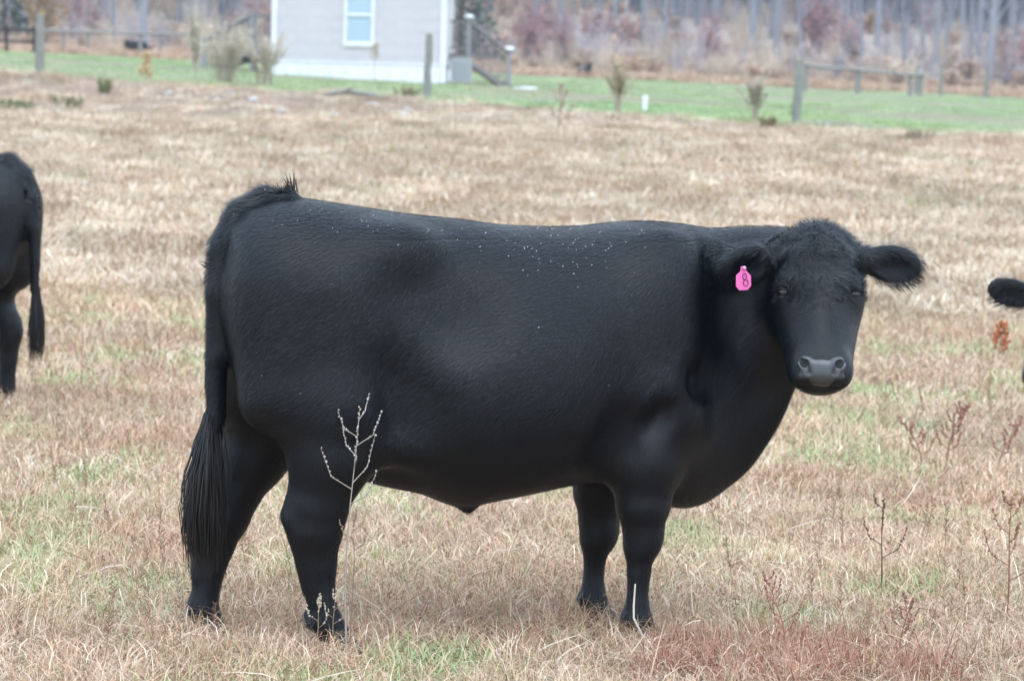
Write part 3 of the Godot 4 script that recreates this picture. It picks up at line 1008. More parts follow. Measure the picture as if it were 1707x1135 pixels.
func build_other_cows() -> void:
	var made := cow_other_field()
	var g: Field = made[0]
	var s: Array = g.surface(Vector3(-0.84, 0.0, -0.50), Vector3(1.62, 1.36, 0.42), 0.016)
	var n := soft_normals(s[0], s[1])
	var m := body_mesh(s[0], s[1], n, Color(0.006, 0.006, 0.0065))
	var sw := tail_switch(Vector3(-0.757, 0.52, 0.0), 0.30, 0.035, 260, Vector3(-0.02, 0, 0))
	var hs := coat(s[0], s[1], n, 11000.0, Vector3(-0.4, 0.2, -0.9), made[1], 1.25, 0.0026)
	var proto := thing("cow", "black cow at the edge of the picture showing only rump, hind leg and tail", "cow", Vector3(-3.06, 0.0, -18.1), deg_to_rad(158.0), "black cattle in the pasture")
	proto.scale = Vector3.ONE * 0.955
	part("body", m, mat.hide, proto)
	part("coat_hair", hs, mat.hair, proto).set_meta("kind", "stuff")
	part("tail_switch", sw, mat.hair, proto)
	for p in [[-0.52, -0.187], [-0.45, 0.187], [0.56, -0.19], [0.46, 0.19]]:
		var o := part("hoof", mat.hoof_mesh, mat.horn, proto)
		o.position = Vector3(p[0], -0.004, p[1])
	var b := proto.duplicate()
	b.name = numbered("cow")
	add_child(b)
	b.scale = Vector3.ONE
	b.position = Vector3(3.80, 0.0, -16.75)
	b.rotation.y = deg_to_rad(178.0)
	b.set_meta("label", "black cow out of frame except for one furry ear at the picture's edge")
	var c := thing("cow", "small black calf walking behind the far rail fence", "cow", ground(-19.5, -181.0), deg_to_rad(4.0), "black cattle in the far field")
	part("body", m, mat.hide, c)
	c.scale = Vector3.ONE * 0.64
	var lg := cow_lying_field()
	var ls: Array = lg.surface(Vector3(-0.95, 0.0, -0.55), Vector3(1.35, 1.05, 0.55), 0.034)
	var lm := body_mesh(ls[0], ls[1], soft_normals(ls[0], ls[1]), Color(0.006, 0.006, 0.0065))
	var d := thing("cow", "black cow lying at the far edge of the lawn, seen end on", "cow", ground(3.2, -172.0), deg_to_rad(-74.0), "black cattle in the far field")
	part("body", lm, mat.hide, d)
	d.scale = Vector3.ONE * 0.8
	var tub := MB.new()
	tub.tube([Vector3(0, -0.02, 0), Vector3(0, 0.20, 0), Vector3(0, 0.205, 0), Vector3(0, 0.05, 0)], [0.19, 0.23, 0.21, 0.17], 16, Color(1, 1, 1), false)
	lone("feed_tub", tub.mesh(), mat.black_metal, "low black tub on the ground behind the far rail fence", "tub", ground(-20.9, -180.0))

# ------------------------------------------------------------------ grass
const STRAW := [Color(0.58, 0.46, 0.31), Color(0.53, 0.385, 0.255), Color(0.46, 0.305, 0.195), Color(0.69, 0.59, 0.45), Color(0.51, 0.38, 0.29), Color(0.36, 0.235, 0.16), Color(0.49, 0.315, 0.185)]

func straw_clump(kind: int, blades: int, tall: float, spread: float, w: float, flat: float) -> ArrayMesh:
	var mb := MB.new()
	for k in blades:
		var a := rng.randf() * TAU
		var r := sqrt(rng.randf()) * spread
		var dir := Vector3(cos(a + rng.randf_range(-1.6, 1.6)), 0, sin(a + rng.randf_range(-1.6, 1.6))).normalized()
		var col: Color = STRAW[rng.randi_range(0, STRAW.size() - 1)]
		if kind == 1:
			col = Color(0.20, 0.30, 0.10).lerp(Color(0.34, 0.40, 0.17), rng.randf())
			if rng.randf() < 0.3:
				col = STRAW[rng.randi_range(0, 3)]
		elif kind == 2:
			col = Color(0.33, 0.17, 0.115).lerp(Color(0.42, 0.27, 0.18), rng.randf())
		elif kind == 3:
			col = Color(0.22, 0.36, 0.15).lerp(Color(0.34, 0.44, 0.21), rng.randf())
		var h := tall * rng.randf_range(0.45, 1.1)
		var lean := rng.randf_range(0.1, 0.7)
		if rng.randf() < flat:
			lean = rng.randf_range(1.0, 1.9)
			h *= rng.randf_range(0.8, 1.3)
		mb.blade(Vector3(cos(a) * r, 0.0, sin(a) * r), h, dir, lean, w * rng.randf_range(0.6, 1.3), col, 3, col.lerp(Color(0.62, 0.52, 0.38), 0.25))
	return mb.mesh()

func place(s: Scatter, p: Vector3, size: float, tint: Color, tip := 0.25) -> void:
	var a := rng.randf() * TAU
	var up := Vector3(rng.randf_range(-tip, tip), 1, rng.randf_range(-tip, tip)).normalized()
	var x := Vector3(cos(a), 0, sin(a))
	x = (x - up * x.dot(up)).normalized()
	var z := x.cross(up)
	s.add(x * size, up * size * rng.randf_range(0.75, 1.2), z * size, p, tint)

func tint_at(x: float, z: float) -> Color:
	# dry grass differs in patches: bleached, tan, pinkish, rusty
	var a := noise_b.get_noise_2d(x * 5.0, z * 3.0)
	var b := noise_a.get_noise_2d(x * 14.0 + 90.0, z * 8.0)
	var c := noise_b.get_noise_2d(x * 22.0 - 30.0, z * 14.0)
	var t := Color(1, 1, 1)
	t = t.lerp(Color(1.16, 1.14, 1.12), clampf(a * 1.8, 0.0, 1.0))
	t = t.lerp(Color(0.86, 0.74, 0.70), clampf(b * 1.6, 0.0, 0.8))
	t = t.lerp(Color(0.80, 0.80, 0.74), clampf(-c * 1.5, 0.0, 0.7))
	return t * rng.randf_range(0.74, 1.2)

# one stretch of near pasture, blade by blade
func sward(d0: float, d1: float, per: float, segs: int, wide: float) -> Array:
	var dry := MB.new()
	var wet := MB.new()
	var d := d0
	while d < d1:
		var step := 0.25
		var half := d * 0.1455 + 1.1
		var haze_bleach := Color(1.03, 0.945, 0.93).lerp(Color(1.13, 1.08, 1.07), smoothstep(11.5, 23.0, d) * 0.4)  # nearer straw is browner; haze over farther straw painted into this tint
		for k in int(per * step * half * 2.0):
			var x := rng.randf_range(-half, half)
			var z := -(d + rng.randf() * step)
			var a := rng.randf() * TAU
			var dir := Vector3(cos(a), 0, sin(a))
			var base := Vector3(x, 0.0, z)
			if -z > 12.5:
				base.y = height_at(x, z)
			var tuft := noise_a.get_noise_2d(x * 45.0, z * 45.0)
			var gpatch := noise_b.get_noise_2d(x * 16.0 + 7.0, z * 9.0) + noise_a.get_noise_2d(x * 50.0, z * 50.0 + 40.0) * 0.5
			if rng.randf() < 0.045 + maxf(gpatch - 0.14, 0.0) * 1.0:
				var g := Color(0.19, 0.29, 0.09).lerp(Color(0.36, 0.43, 0.19), rng.randf())
				wet.blade(base, rng.randf_range(0.05, 0.13), dir, rng.randf_range(0.2, 1.3), wide * rng.randf_range(1.0, 1.9), g, segs, g.lerp(Color(0.50, 0.46, 0.28), 0.4))
				continue
			var col: Color = STRAW[rng.randi_range(0, 6)] * tint_at(x, z) * haze_bleach.lerp(Color(1.16, 1.12, 1.11), clampf(0.45 + gpatch * 1.6 + tuft * 0.8, 0.0, 1.0))
			var kind := rng.randf()
			if kind < 0.62:
				base.y += rng.randf() * rng.randf() * 0.075
				dry.blade(base, rng.randf_range(0.05, 0.14), dir, rng.randf_range(1.1, 1.9), wide * rng.randf_range(0.5, 1.2), col, segs)
			else:
				dry.blade(base, rng.randf_range(0.06, 0.125) * (1.0 + tuft * 0.9), dir, rng.randf_range(0.15, 1.0), wide * rng.randf_range(0.5, 1.1), col, segs)
		d += step
	return [dry, wet]

func build_grass() -> void:
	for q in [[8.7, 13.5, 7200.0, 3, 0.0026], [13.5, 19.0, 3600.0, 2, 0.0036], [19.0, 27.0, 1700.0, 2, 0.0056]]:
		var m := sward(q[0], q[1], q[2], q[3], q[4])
		for k in 2:
			var o := MeshInstance3D.new()
			o.mesh = m[k].mesh()
			o.material_override = mat.straw
			kinded(o, ["dry_grass", "green_grass"][k], "stuff", ["dry straw coloured pasture grass around the cows", "green grass blades between the dry straw"][k], "grass")
	var green_m := [straw_clump(1, 26, 0.13, 0.20, 0.012, 0.25), straw_clump(1, 30, 0.11, 0.24, 0.012, 0.3)]
	var far_m := [straw_clump(0, 150, 0.15, 0.45, 0.0085, 0.55), straw_clump(0, 150, 0.13, 0.45, 0.0085, 0.6)]
	var rust_m := straw_clump(2, 26, 0.24, 0.10, 0.0045, 0.15)
	var sc_green: Array[Scatter] = [Scatter.new(), Scatter.new()]
	var sc_far: Array[Scatter] = [Scatter.new(), Scatter.new()]
	var sc_rust := Scatter.new()
	var d := 12.0
	while d < 82.0:
		var step := 0.1 + d * 0.006
		var half := d * 0.18 + 1.2
		var per := 24.0 if d < 40.0 else 15.0
		var count := int(per * step * half * 2.0)
		for k in count:
			var x := rng.randf_range(-half, half)
			var dd := d + rng.randf() * step
			var z := -dd
			if dd > lawn_edge(x):
				continue
			# thin cover on the bare bank
			if dd > 64.0 + noise_a.get_noise_2d(x * 9.0, z * 4.0) * 4.0 and x < 8.0 and rng.randf() < 0.86:
				continue
			var p := ground(x, z, -0.006)
			var rp := noise_a.get_noise_2d(x * 7.0 + 300.0, z * 5.0)
			if rp > 0.20 and rng.randf() < 0.10:
				place(sc_rust, p, (0.8 if d < 25.0 else 1.25) * rng.randf_range(0.5, 1.1), Color(1, 1, 1) * rng.randf_range(0.8, 1.15))
				continue
			if d < 26.5:
				continue
			var gpatch := noise_b.get_noise_2d(x * 9.0 + 7.0, z * 5.0)
			if rng.randf() < 0.05 + maxf(gpatch - 0.1, 0.0) * 1.2:
				place(sc_green[k % 2], p, rng.randf_range(0.7, 1.3), Color(1, 1, 1) * rng.randf_range(0.85, 1.2))
				continue
			place(sc_far[k % 2], p, rng.randf_range(0.75, 1.25), tint_at(x, z) * Color(1.10, 1.15, 1.2))  # far straw tint raised: distance haze painted into the colour
		d += step
	# the reddish patch in the near corner
	for k in 340:
		var u := Vector2.from_angle(rng.randf() * TAU) * sqrt(rng.randf())
		var x := 0.84 + u.x * 0.46
		var z := -9.95 + u.y * 0.55
		if noise_a.get_noise_2d(x * 60.0, z * 60.0) < -0.1:
			continue
		place(sc_rust, ground(x, z, -0.005), rng.randf_range(0.4, 0.8), Color(0.92, 0.68, 0.64) * rng.randf_range(0.8, 1.15))
	for k in 2:
		kinded(sc_far[k].node(far_m[k], mat.straw), "dry_grass", "stuff", "bleached, haze-tinted dry grass farther up the pasture", "grass")
		kinded(sc_green[k].node(green_m[k], mat.straw), "green_grass", "stuff", "green grass tufts farther up the pasture", "grass")
	kinded(sc_rust.node(rust_m, mat.straw), "red_grass", "stuff", "reddish dead grass in patches", "grass")
	# loose straws lying about, and thin upright stalks
	var st := MB.new()
	st.blade(Vector3.ZERO, 1.0, Vector3(1, 0, 0), 1.5, 0.022, Color.WHITE, 4)
	var loose := Scatter.new()
	for k in 1100:
		var dd := 8.8 + pow(rng.randf(), 1.6) * 18.0
		var half := dd * 0.1455 + 0.6
		var x := rng.randf_range(-half, half)
		var a := rng.randf() * TAU
		var up := Vector3(rng.randf_range(-1.2, 1.2), 0.6, rng.randf_range(-1.2, 1.2)).normalized()
		var ax := Vector3(cos(a), 0, sin(a))
		ax = (ax - up * ax.dot(up)).normalized()
		var ln := rng.randf_range(0.08, 0.19)
		var c: Color = STRAW[rng.randi_range(0, 3)]
		loose.add(ax * ln, up * ln, ax.cross(up) * ln * 1.1, ground(x, -dd, rng.randf_range(0.02, 0.07)), c * rng.randf_range(0.8, 1.08))
	kinded(loose.node(st.mesh(), mat.straw), "loose_straw", "stuff", "loose pale straws lying over the grass", "grass")
	var sk := MB.new()
	sk.tube([Vector3.ZERO, Vector3(0.02, 0.35, 0.01), Vector3(-0.01, 0.7, 0.03), Vector3(0.03, 1.0, 0.02)], [0.006, 0.005, 0.004, 0.002], 4, Color.WHITE, false)
	for k in 26:
		var t := rng.randf_range(0.45, 1.0)
		var a := rng.randf() * TAU
		var p := Vector3(0.01, t, 0.02)
		var e := p + Vector3(cos(a) * 0.045, 0.045, sin(a) * 0.045)
		sk.tube([p, e], [0.003, 0.006], 3, Color(0.8, 0.7, 0.65), true)
	var stalks := Scatter.new()
	for k in 1500:
		var dd := 9.4 + pow(rng.randf(), 1.3) * 50.0
		var half := dd * 0.1455 + 0.6
		var x := rng.randf_range(-half, half)
		var n1 := noise_a.get_noise_2d(x * 10.0, dd * 7.0)
		if n1 < 0.0:
			continue
		var ln := rng.randf_range(0.12, 0.30)
		var lean := Vector3(rng.randf_range(-0.22, 0.22), 1, rng.randf_range(-0.22, 0.22)).normalized()
		var ax := lean.cross(Vector3(rng.randf_range(-1, 1), 0.1, rng.randf_range(-1, 1))).normalized()
		var c := Color(0.27, 0.16, 0.11).lerp(Color(0.42, 0.31, 0.22), rng.randf())
		stalks.add(ax * ln, lean * ln, ax.cross(lean) * ln, ground(x, -dd, -0.01), c)
	kinded(stalks.node(sk.mesh(), mat.straw), "weed_stalks", "stuff", "thin brown weed stalks standing in the grass", "weeds")

func build_far_grass() -> void:
	var lawn_m := straw_clump(3, 36, 0.06, 0.50, 0.016, 0.4)
	var sedge_m := straw_clump(2, 40, 0.34, 0.35, 0.026, 0.2)
	var tan_m := straw_clump(0, 40, 0.32, 0.35, 0.026, 0.25)
	var lawn := Scatter.new()
	var sedge := Scatter.new()
	var tan := Scatter.new()
	for k in 31000:
		var d := lerpf(64.0, 180.0, pow(rng.randf(), 1.25))
		var half := d * 0.18 + 2.0
		var x := rng.randf_range(-half, half)
		if d < lawn_edge(x) - 0.5 + rng.randf_range(-1.5, 0.6):
			continue
		if d + noise_b.get_noise_2d(x * 1.6 + 50.0, -d * 0.9) * 14.0 - x * 0.25 > 166.0:
			continue
		var gc := ground_colour(x, -d)
		if gc.g < gc.r * 1.0 and rng.randf() < 0.85:
			continue
		var worn := noise_a.get_noise_2d(x * 2.0, d * 5.0)
		if worn > -0.12 and d > 81.0 and rng.randf() < 0.8:
			continue
		place(lawn, ground(x, -d, -0.01), rng.randf_range(0.7, 1.3), Color(1, 1, 1).lerp(Color(1.5, 1.25, 1.0), rng.randf() * rng.randf()) * rng.randf_range(0.8, 1.15), 0.1)
	for k in 11000:
		var d := lerpf(160.0, 262.0, rng.randf())
		var half := d * 0.18 + 4.0
		var x := rng.randf_range(-half, half)
		if d + noise_b.get_noise_2d(x * 1.6 + 50.0, -d * 0.9) * 14.0 - x * 0.25 < 167.0:
			continue
		if rng.randf() < 0.55:
			place(sedge, ground(x, -d, -0.02), rng.randf_range(0.7, 1.5), Color(1.15, 1.15, 1.15) * rng.randf_range(0.7, 1.1))
		else:
			place(tan, ground(x, -d, -0.02), rng.randf_range(0.7, 1.6), Color(0.95, 0.90, 0.86) * rng.randf_range(0.7, 1.1))
	kinded(lawn.node(lawn_m, mat.straw), "lawn_grass", "stuff", "short green grass of the house lawn", "grass")
	kinded(sedge.node(sedge_m, mat.straw), "sedge", "stuff", "rust coloured sedge beyond the far fences", "grass")
	kinded(tan.node(tan_m, mat.straw), "tan_grass", "stuff", "tall tan grass beyond the far fences", "grass")

# ------------------------------------------------------------------ weeds
func seed_weed(h: float, branches: int, col: Color, seed_col: Color, thick: float, start := 0.45, lean := 0.0, seed_size := 0.006) -> Array:
	# a dried weed: stem with upswept twigs carrying seed heads. Returns [stem, seeds]
	var st := MB.new()
	var sd := MB.new()
	var main := []
	var rad := []
	var wob := rng.randf() * 6.0
	for k in 9:
		var t := k / 8.0
		main.append(Vector3(lean * h * t * t + 0.012 * h * sin(t * 5.0 + wob), h * t, 0.012 * h * cos(t * 4.0 + wob)))
		rad.append(thick * (1.0 - 0.75 * t))
	st.tube(main, rad, 5, col, true)
	for k in branches:
		var t := lerpf(start, 0.97, (k + rng.randf() * 0.6) / branches)
		var i := t * 8.0
		var p: Vector3 = main[int(i)].lerp(main[mini(int(i) + 1, 8)], i - int(i))
		var a := k * 2.4 + rng.randf()
		var ln := h * 0.26 * (1.15 - t) * rng.randf_range(0.8, 1.5) + 0.02
		var out := Vector3(cos(a), 0, sin(a))
		var e := p + out * ln * 0.75 + Vector3(0, ln * 0.95, 0)
		var m := p + out * ln * 0.5 + Vector3(0, ln * 0.3, 0)
		st.tube([p, m, e], [thick * 0.45, thick * 0.35, thick * 0.18], 4, col, false)
		for q in 9:
			var u := 0.35 + 0.65 * q / 8.0
			var at := p.lerp(m, minf(u * 2.0, 1.0)) if u < 0.5 else m.lerp(e, u * 2.0 - 1.0)
			sd.lump(at + Vector3(rng.randf_range(-1, 1), rng.randf_range(-0.5, 1), rng.randf_range(-1, 1)) * seed_size * 0.8, Vector3(1, 1.3, 1) * seed_size * rng.randf_range(0.5, 1.0), 3, seed_col * rng.randf_range(0.75, 1.2), noise_a, 0.4, q)
	for q in 14:
		var u := 0.72 + 0.28 * q / 13.0
		var at: Vector3 = main[7].lerp(main[8], clampf(u * 4.0 - 3.0, 0.0, 1.0)) if u > 0.75 else main[6].lerp(main[7], 0.5)
		sd.lump(at + Vector3(rng.randf_range(-1, 1), rng.randf_range(-1, 1), rng.randf_range(-1, 1)) * seed_size, Vector3(1, 1.2, 1) * seed_size * rng.randf_range(0.5, 1.0), 3, seed_col * rng.randf_range(0.75, 1.2), noise_a, 0.4, q + 40)
	return [st.mesh(), sd.mesh()]

func weed(label: String, at: Vector3, h: float, branches: int, col: Color, seed_col: Color, thick: float, start := 0.45, lean := 0.0, seed_size := 0.006, turn := 0.0) -> void:
	var t := thing("weed", label, "weed", at, turn, "dried weeds in the pasture")
	var m := seed_weed(h, branches, col, seed_col, thick, start, lean, seed_size)
	part("stem", m[0], mat.straw, t)
	part("seed_heads", m[1], mat.straw, t).set_meta("kind", "stuff")

func bushy(label: String, at: Vector3, h: float, stems: int, spread: float, col: Color, plume: Color, plume_from := 0.45) -> void:
	# many arching stems with fluffy plumes
	var t := thing("dry_shrub", label, "shrub", at, 0.0, "dry shrubs by the lawn")
	var st := MB.new()
	var pl := MB.new()
	for k in stems:
		var a := rng.randf() * TAU
		var hh := h * rng.randf_range(0.6, 1.05)
		var out := Vector3(cos(a), 0, sin(a)) * spread * rng.randf_range(0.1, 1.0)
		var pts := []
		var rad := []
		for q in 6:
			var u := q / 5.0
			pts.append(out * (0.8 if h < 0.4 else (0.45 if spread > 0.4 else 0.12)) + out * u * u * (0.35 if h < 0.4 else 1.0) + Vector3(0, hh * u, 0))
			rad.append(lerpf(0.011, 0.004, u))
		st.tube(pts, rad, 4, col * rng.randf_range(0.8, 1.2), false)
		for q in 90:
			var u := rng.randf_range(plume_from, 1.0)
			var i := u * 5.0
			var p: Vector3 = pts[int(i)].lerp(pts[mini(int(i) + 1, 5)], i - int(i))
			var b := rng.randf() * TAU
			var dir := Vector3(cos(b), rng.randf_range(0.0, 1.0), sin(b)).normalized()
			var ln := rng.randf_range(0.05, 0.17) * (1.25 - u * 0.5) * (1.0 if h > 0.4 else 0.5)
			var across := dir.cross(Vector3(rng.randf_range(-1, 1), 1, rng.randf_range(-1, 1))).normalized() * 0.010
			var kk := pl.v.size()
			var c := plume * rng.randf_range(0.7, 1.2)
			var nn := dir.cross(across).normalized()
			pl.vert(p - across, nn, c); pl.vert(p + across, nn, c); pl.vert(p + dir * ln, nn, c)
			pl.tri(kk, kk + 1, kk + 2)
	part("stems", st.mesh(), mat.straw, t)
	part("plumes", pl.mesh(), mat.straw, t)

func build_weeds() -> void:
	weed("tall grey weed with pale seed sprays rising before the cow's hind leg", Vector3(-0.445, 0.0, -9.95), 0.74, 8, Color(0.33, 0.28, 0.23), Color(0.46, 0.42, 0.36), 0.0036, 0.62, 0.02, 0.0032)
	weed("thin brown stalk close beside the cow's hind leg", Vector3(-0.43, 0.0, -9.98), 0.44, 4, Color(0.24, 0.165, 0.12), Color(0.30, 0.22, 0.16), 0.0026, 0.75, -0.02, 0.003)
	weed("short weed with pale seeds against the near hind hoof", Vector3(-0.53, 0.0, -10.0), 0.19, 4, Color(0.28, 0.20, 0.14), Color(0.50, 0.42, 0.30), 0.0026, 0.5, 0.0, 0.0032)
	weed("little seeding weed at the front of the near hind hoof", Vector3(-0.485, 0.0, -9.98), 0.21, 4, Color(0.28, 0.20, 0.14), Color(0.48, 0.40, 0.30), 0.0024, 0.5, 0.03, 0.003)
	weed("rusty red dock weed, tallest of the clump by the right edge", Vector3(1.95, 0.0, -15.85), 0.30, 15, Color(0.31, 0.17, 0.12), Color(0.30, 0.145, 0.105), 0.005, 0.3, 0.28, 0.006)
	weed("rusty red dock weed, lower and leaning away from its taller neighbour", Vector3(1.84, 0.0, -15.8), 0.22, 10, Color(0.31, 0.17, 0.12), Color(0.32, 0.16, 0.115), 0.0045, 0.35, -0.4, 0.0055)
	weed("rusty red dock weed nearest the right edge of the pasture", Vector3(2.16, 0.0, -15.7), 0.25, 11, Color(0.31, 0.17, 0.12), Color(0.30, 0.15, 0.11), 0.0045, 0.35, 0.4, 0.0055)
	weed("bright orange dead leaves on a short stalk under the right ear", Vector3(3.09, 0.0, -22.6), 0.27, 12, Color(0.30, 0.13, 0.07), Color(0.40, 0.14, 0.06), 0.006, 0.3, 0.12, 0.011)
	weed("dark upright stalk in the grass right of the cow", Vector3(1.22, 0.0, -11.55), 0.34, 5, Color(0.13, 0.075, 0.05), Color(0.17, 0.10, 0.07), 0.0034, 0.4, 0.02, 0.004)
	weed("brown upright stalk at the right edge of the foreground", Vector3(1.555, 0.0, -11.0), 0.42, 7, Color(0.24, 0.12, 0.07), Color(0.30, 0.16, 0.10), 0.0036, 0.35, 0.03, 0.005)
	weed("dark red seeding weed at the bottom right corner", Vector3(1.12, 0.0, -10.05), 0.22, 10, Color(0.25, 0.11, 0.08), Color(0.27, 0.12, 0.09), 0.003, 0.35, 0.15, 0.0032)
	weed("red feathery weed standing in the red grass patch", Vector3(0.80, 0.0, -10.0), 0.29, 14, Color(0.33, 0.15, 0.10), Color(0.33, 0.14, 0.10), 0.003, 0.25, -0.25, 0.0032)
	weed("thin stalk standing alone in the far pasture behind the withers", ground(0.66, -57.0), 0.95, 8, Color(0.30, 0.21, 0.15), Color(0.36, 0.27, 0.20), 0.012, 0.3, 0.03, 0.02)
	weed("pale dry weed in front of the white skirting", ground(-3.93, -97.2), 1.05, 9, Color(0.35, 0.27, 0.20), Color(0.46, 0.38, 0.28), 0.014, 0.55, 0.06, 0.025)
	# pale bent straw in front of the fore hoof
	var bs := MB.new()
	bs.tube([Vector3(0.03, 0.0, 0.0), Vector3(0.022, 0.05, 0.0), Vector3(-0.012, 0.115, 0.004), Vector3(-0.013, 0.15, 0.004), Vector3(-0.010, 0.215, 0.0)], [0.0034, 0.0034, 0.003, 0.003, 0.0022], 6, Color(0.62, 0.56, 0.46))
	lone("bent_straw", bs.mesh(), mat.straw, "pale bent straw sticking up before the near front hoof", "straw", Vector3(0.385, 0.0, -10.28))
	bushy("tall plumed dry weed left of the house steps", ground(-8.4, -93.0), 1.95, 24, 0.34, Color(0.42, 0.36, 0.28), Color(0.64, 0.56, 0.44), 0.2)
	bushy("broad beige shrub before the left stairs", ground(-6.75, -82.6), 1.38, 46, 0.70, Color(0.40, 0.33, 0.25), Color(0.64, 0.56, 0.44), 0.42)
	bushy("small leaning beige shrub close to the left corner of the house", ground(-5.95, -83.5), 1.2, 24, 0.46, Color(0.40, 0.33, 0.25), Color(0.62, 0.54, 0.42), 0.45)
	bushy("tan seed-headed shrub left of the white pipe", ground(2.12, -75.4), 1.2, 22, 0.38, Color(0.46, 0.38, 0.28), Color(0.54, 0.44, 0.30), 0.5)
	bushy("tan seed-headed shrub beside the right fence post", ground(4.95, -74.4), 1.0, 24, 0.36, Color(0.45, 0.36, 0.27), Color(0.54, 0.45, 0.35), 0.5)
	bushy("low olive tuft under the tan shrub by the right post", ground(4.72, -67.3), 0.24, 22, 0.22, Color(0.38, 0.31, 0.18), Color(0.40, 0.34, 0.19), 0.1)
	weed("orange leafed sapling on the lawn edge", ground(-8.2, -78.6), 0.66, 12, Color(0.40, 0.30, 0.18), Color(0.50, 0.35, 0.18), 0.010, 0.12, 0.05, 0.035)
	bushy("dark green weed clump on the bank at the left edge", ground(-9.4, -66.8), 0.22, 30, 0.42, Color(0.24, 0.24, 0.14), Color(0.27, 0.31, 0.15), 0.0)
	bushy("olive green weed clump on the bank left of the rocks", ground(-8.6, -74.2), 0.3, 16, 0.18, Color(0.28, 0.27, 0.14), Color(0.33, 0.33, 0.16), 0.0)
	bushy("brown weed clump on the bank below the left post", ground(-8.5, -68.2), 0.28, 26, 0.40, Color(0.34, 0.28, 0.18), Color(0.34, 0.31, 0.18), 0.0)
	bushy("low brown tuft at the right edge of the far pasture", ground(6.9, -61.5), 0.26, 22, 0.26, Color(0.40, 0.31, 0.22), Color(0.40, 0.32, 0.22), 0.0)
	bushy("brush clump at the foot of the middle fence post", ground(-2.45, -78.2), 0.26, 22, 0.34, Color(0.40, 0.33, 0.22), Color(0.40, 0.36, 0.22), 0.0)

# ------------------------------------------------------------------ fences, rocks and small things
func post_mesh(h: float, r: float, lean: float) -> ArrayMesh:
	var mb := MB.new()
	var pts := []
	var rad := []
	for k in 7:
		var t := k / 6.0
		pts.append(Vector3(lean * h * t + noise_a.get_noise_1d(t * 90.0 + h * 300.0) * r * 0.5, -0.25 + (h + 0.25) * t, 0))
		rad.append(r * (1.08 - 0.16 * t) * (1.0 + noise_a.get_noise_1d(t * 140.0 + h * 90.0) * 0.12))
	pts.append(pts[6] + Vector3(0, 0.015, 0))
	rad.append(r * 0.7)
	mb.tube(pts, rad, 10, Color(1, 1, 1))
	return mb.mesh()

func rail_mesh(a: Vector3, b: Vector3, r: float) -> ArrayMesh:
	var mb := MB.new()
	var pts := []
	var rad := []
	for k in 7:
		var t := k / 6.0
		pts.append(a.lerp(b, t) + Vector3(0, noise_a.get_noise_1d(t * 120.0 + a.x * 50.0) * 0.05, 0))
		rad.append(r * (1.1 - 0.2 * t))
	mb.tube(pts, rad, 8, Color(1, 1, 1))
	return mb.mesh()

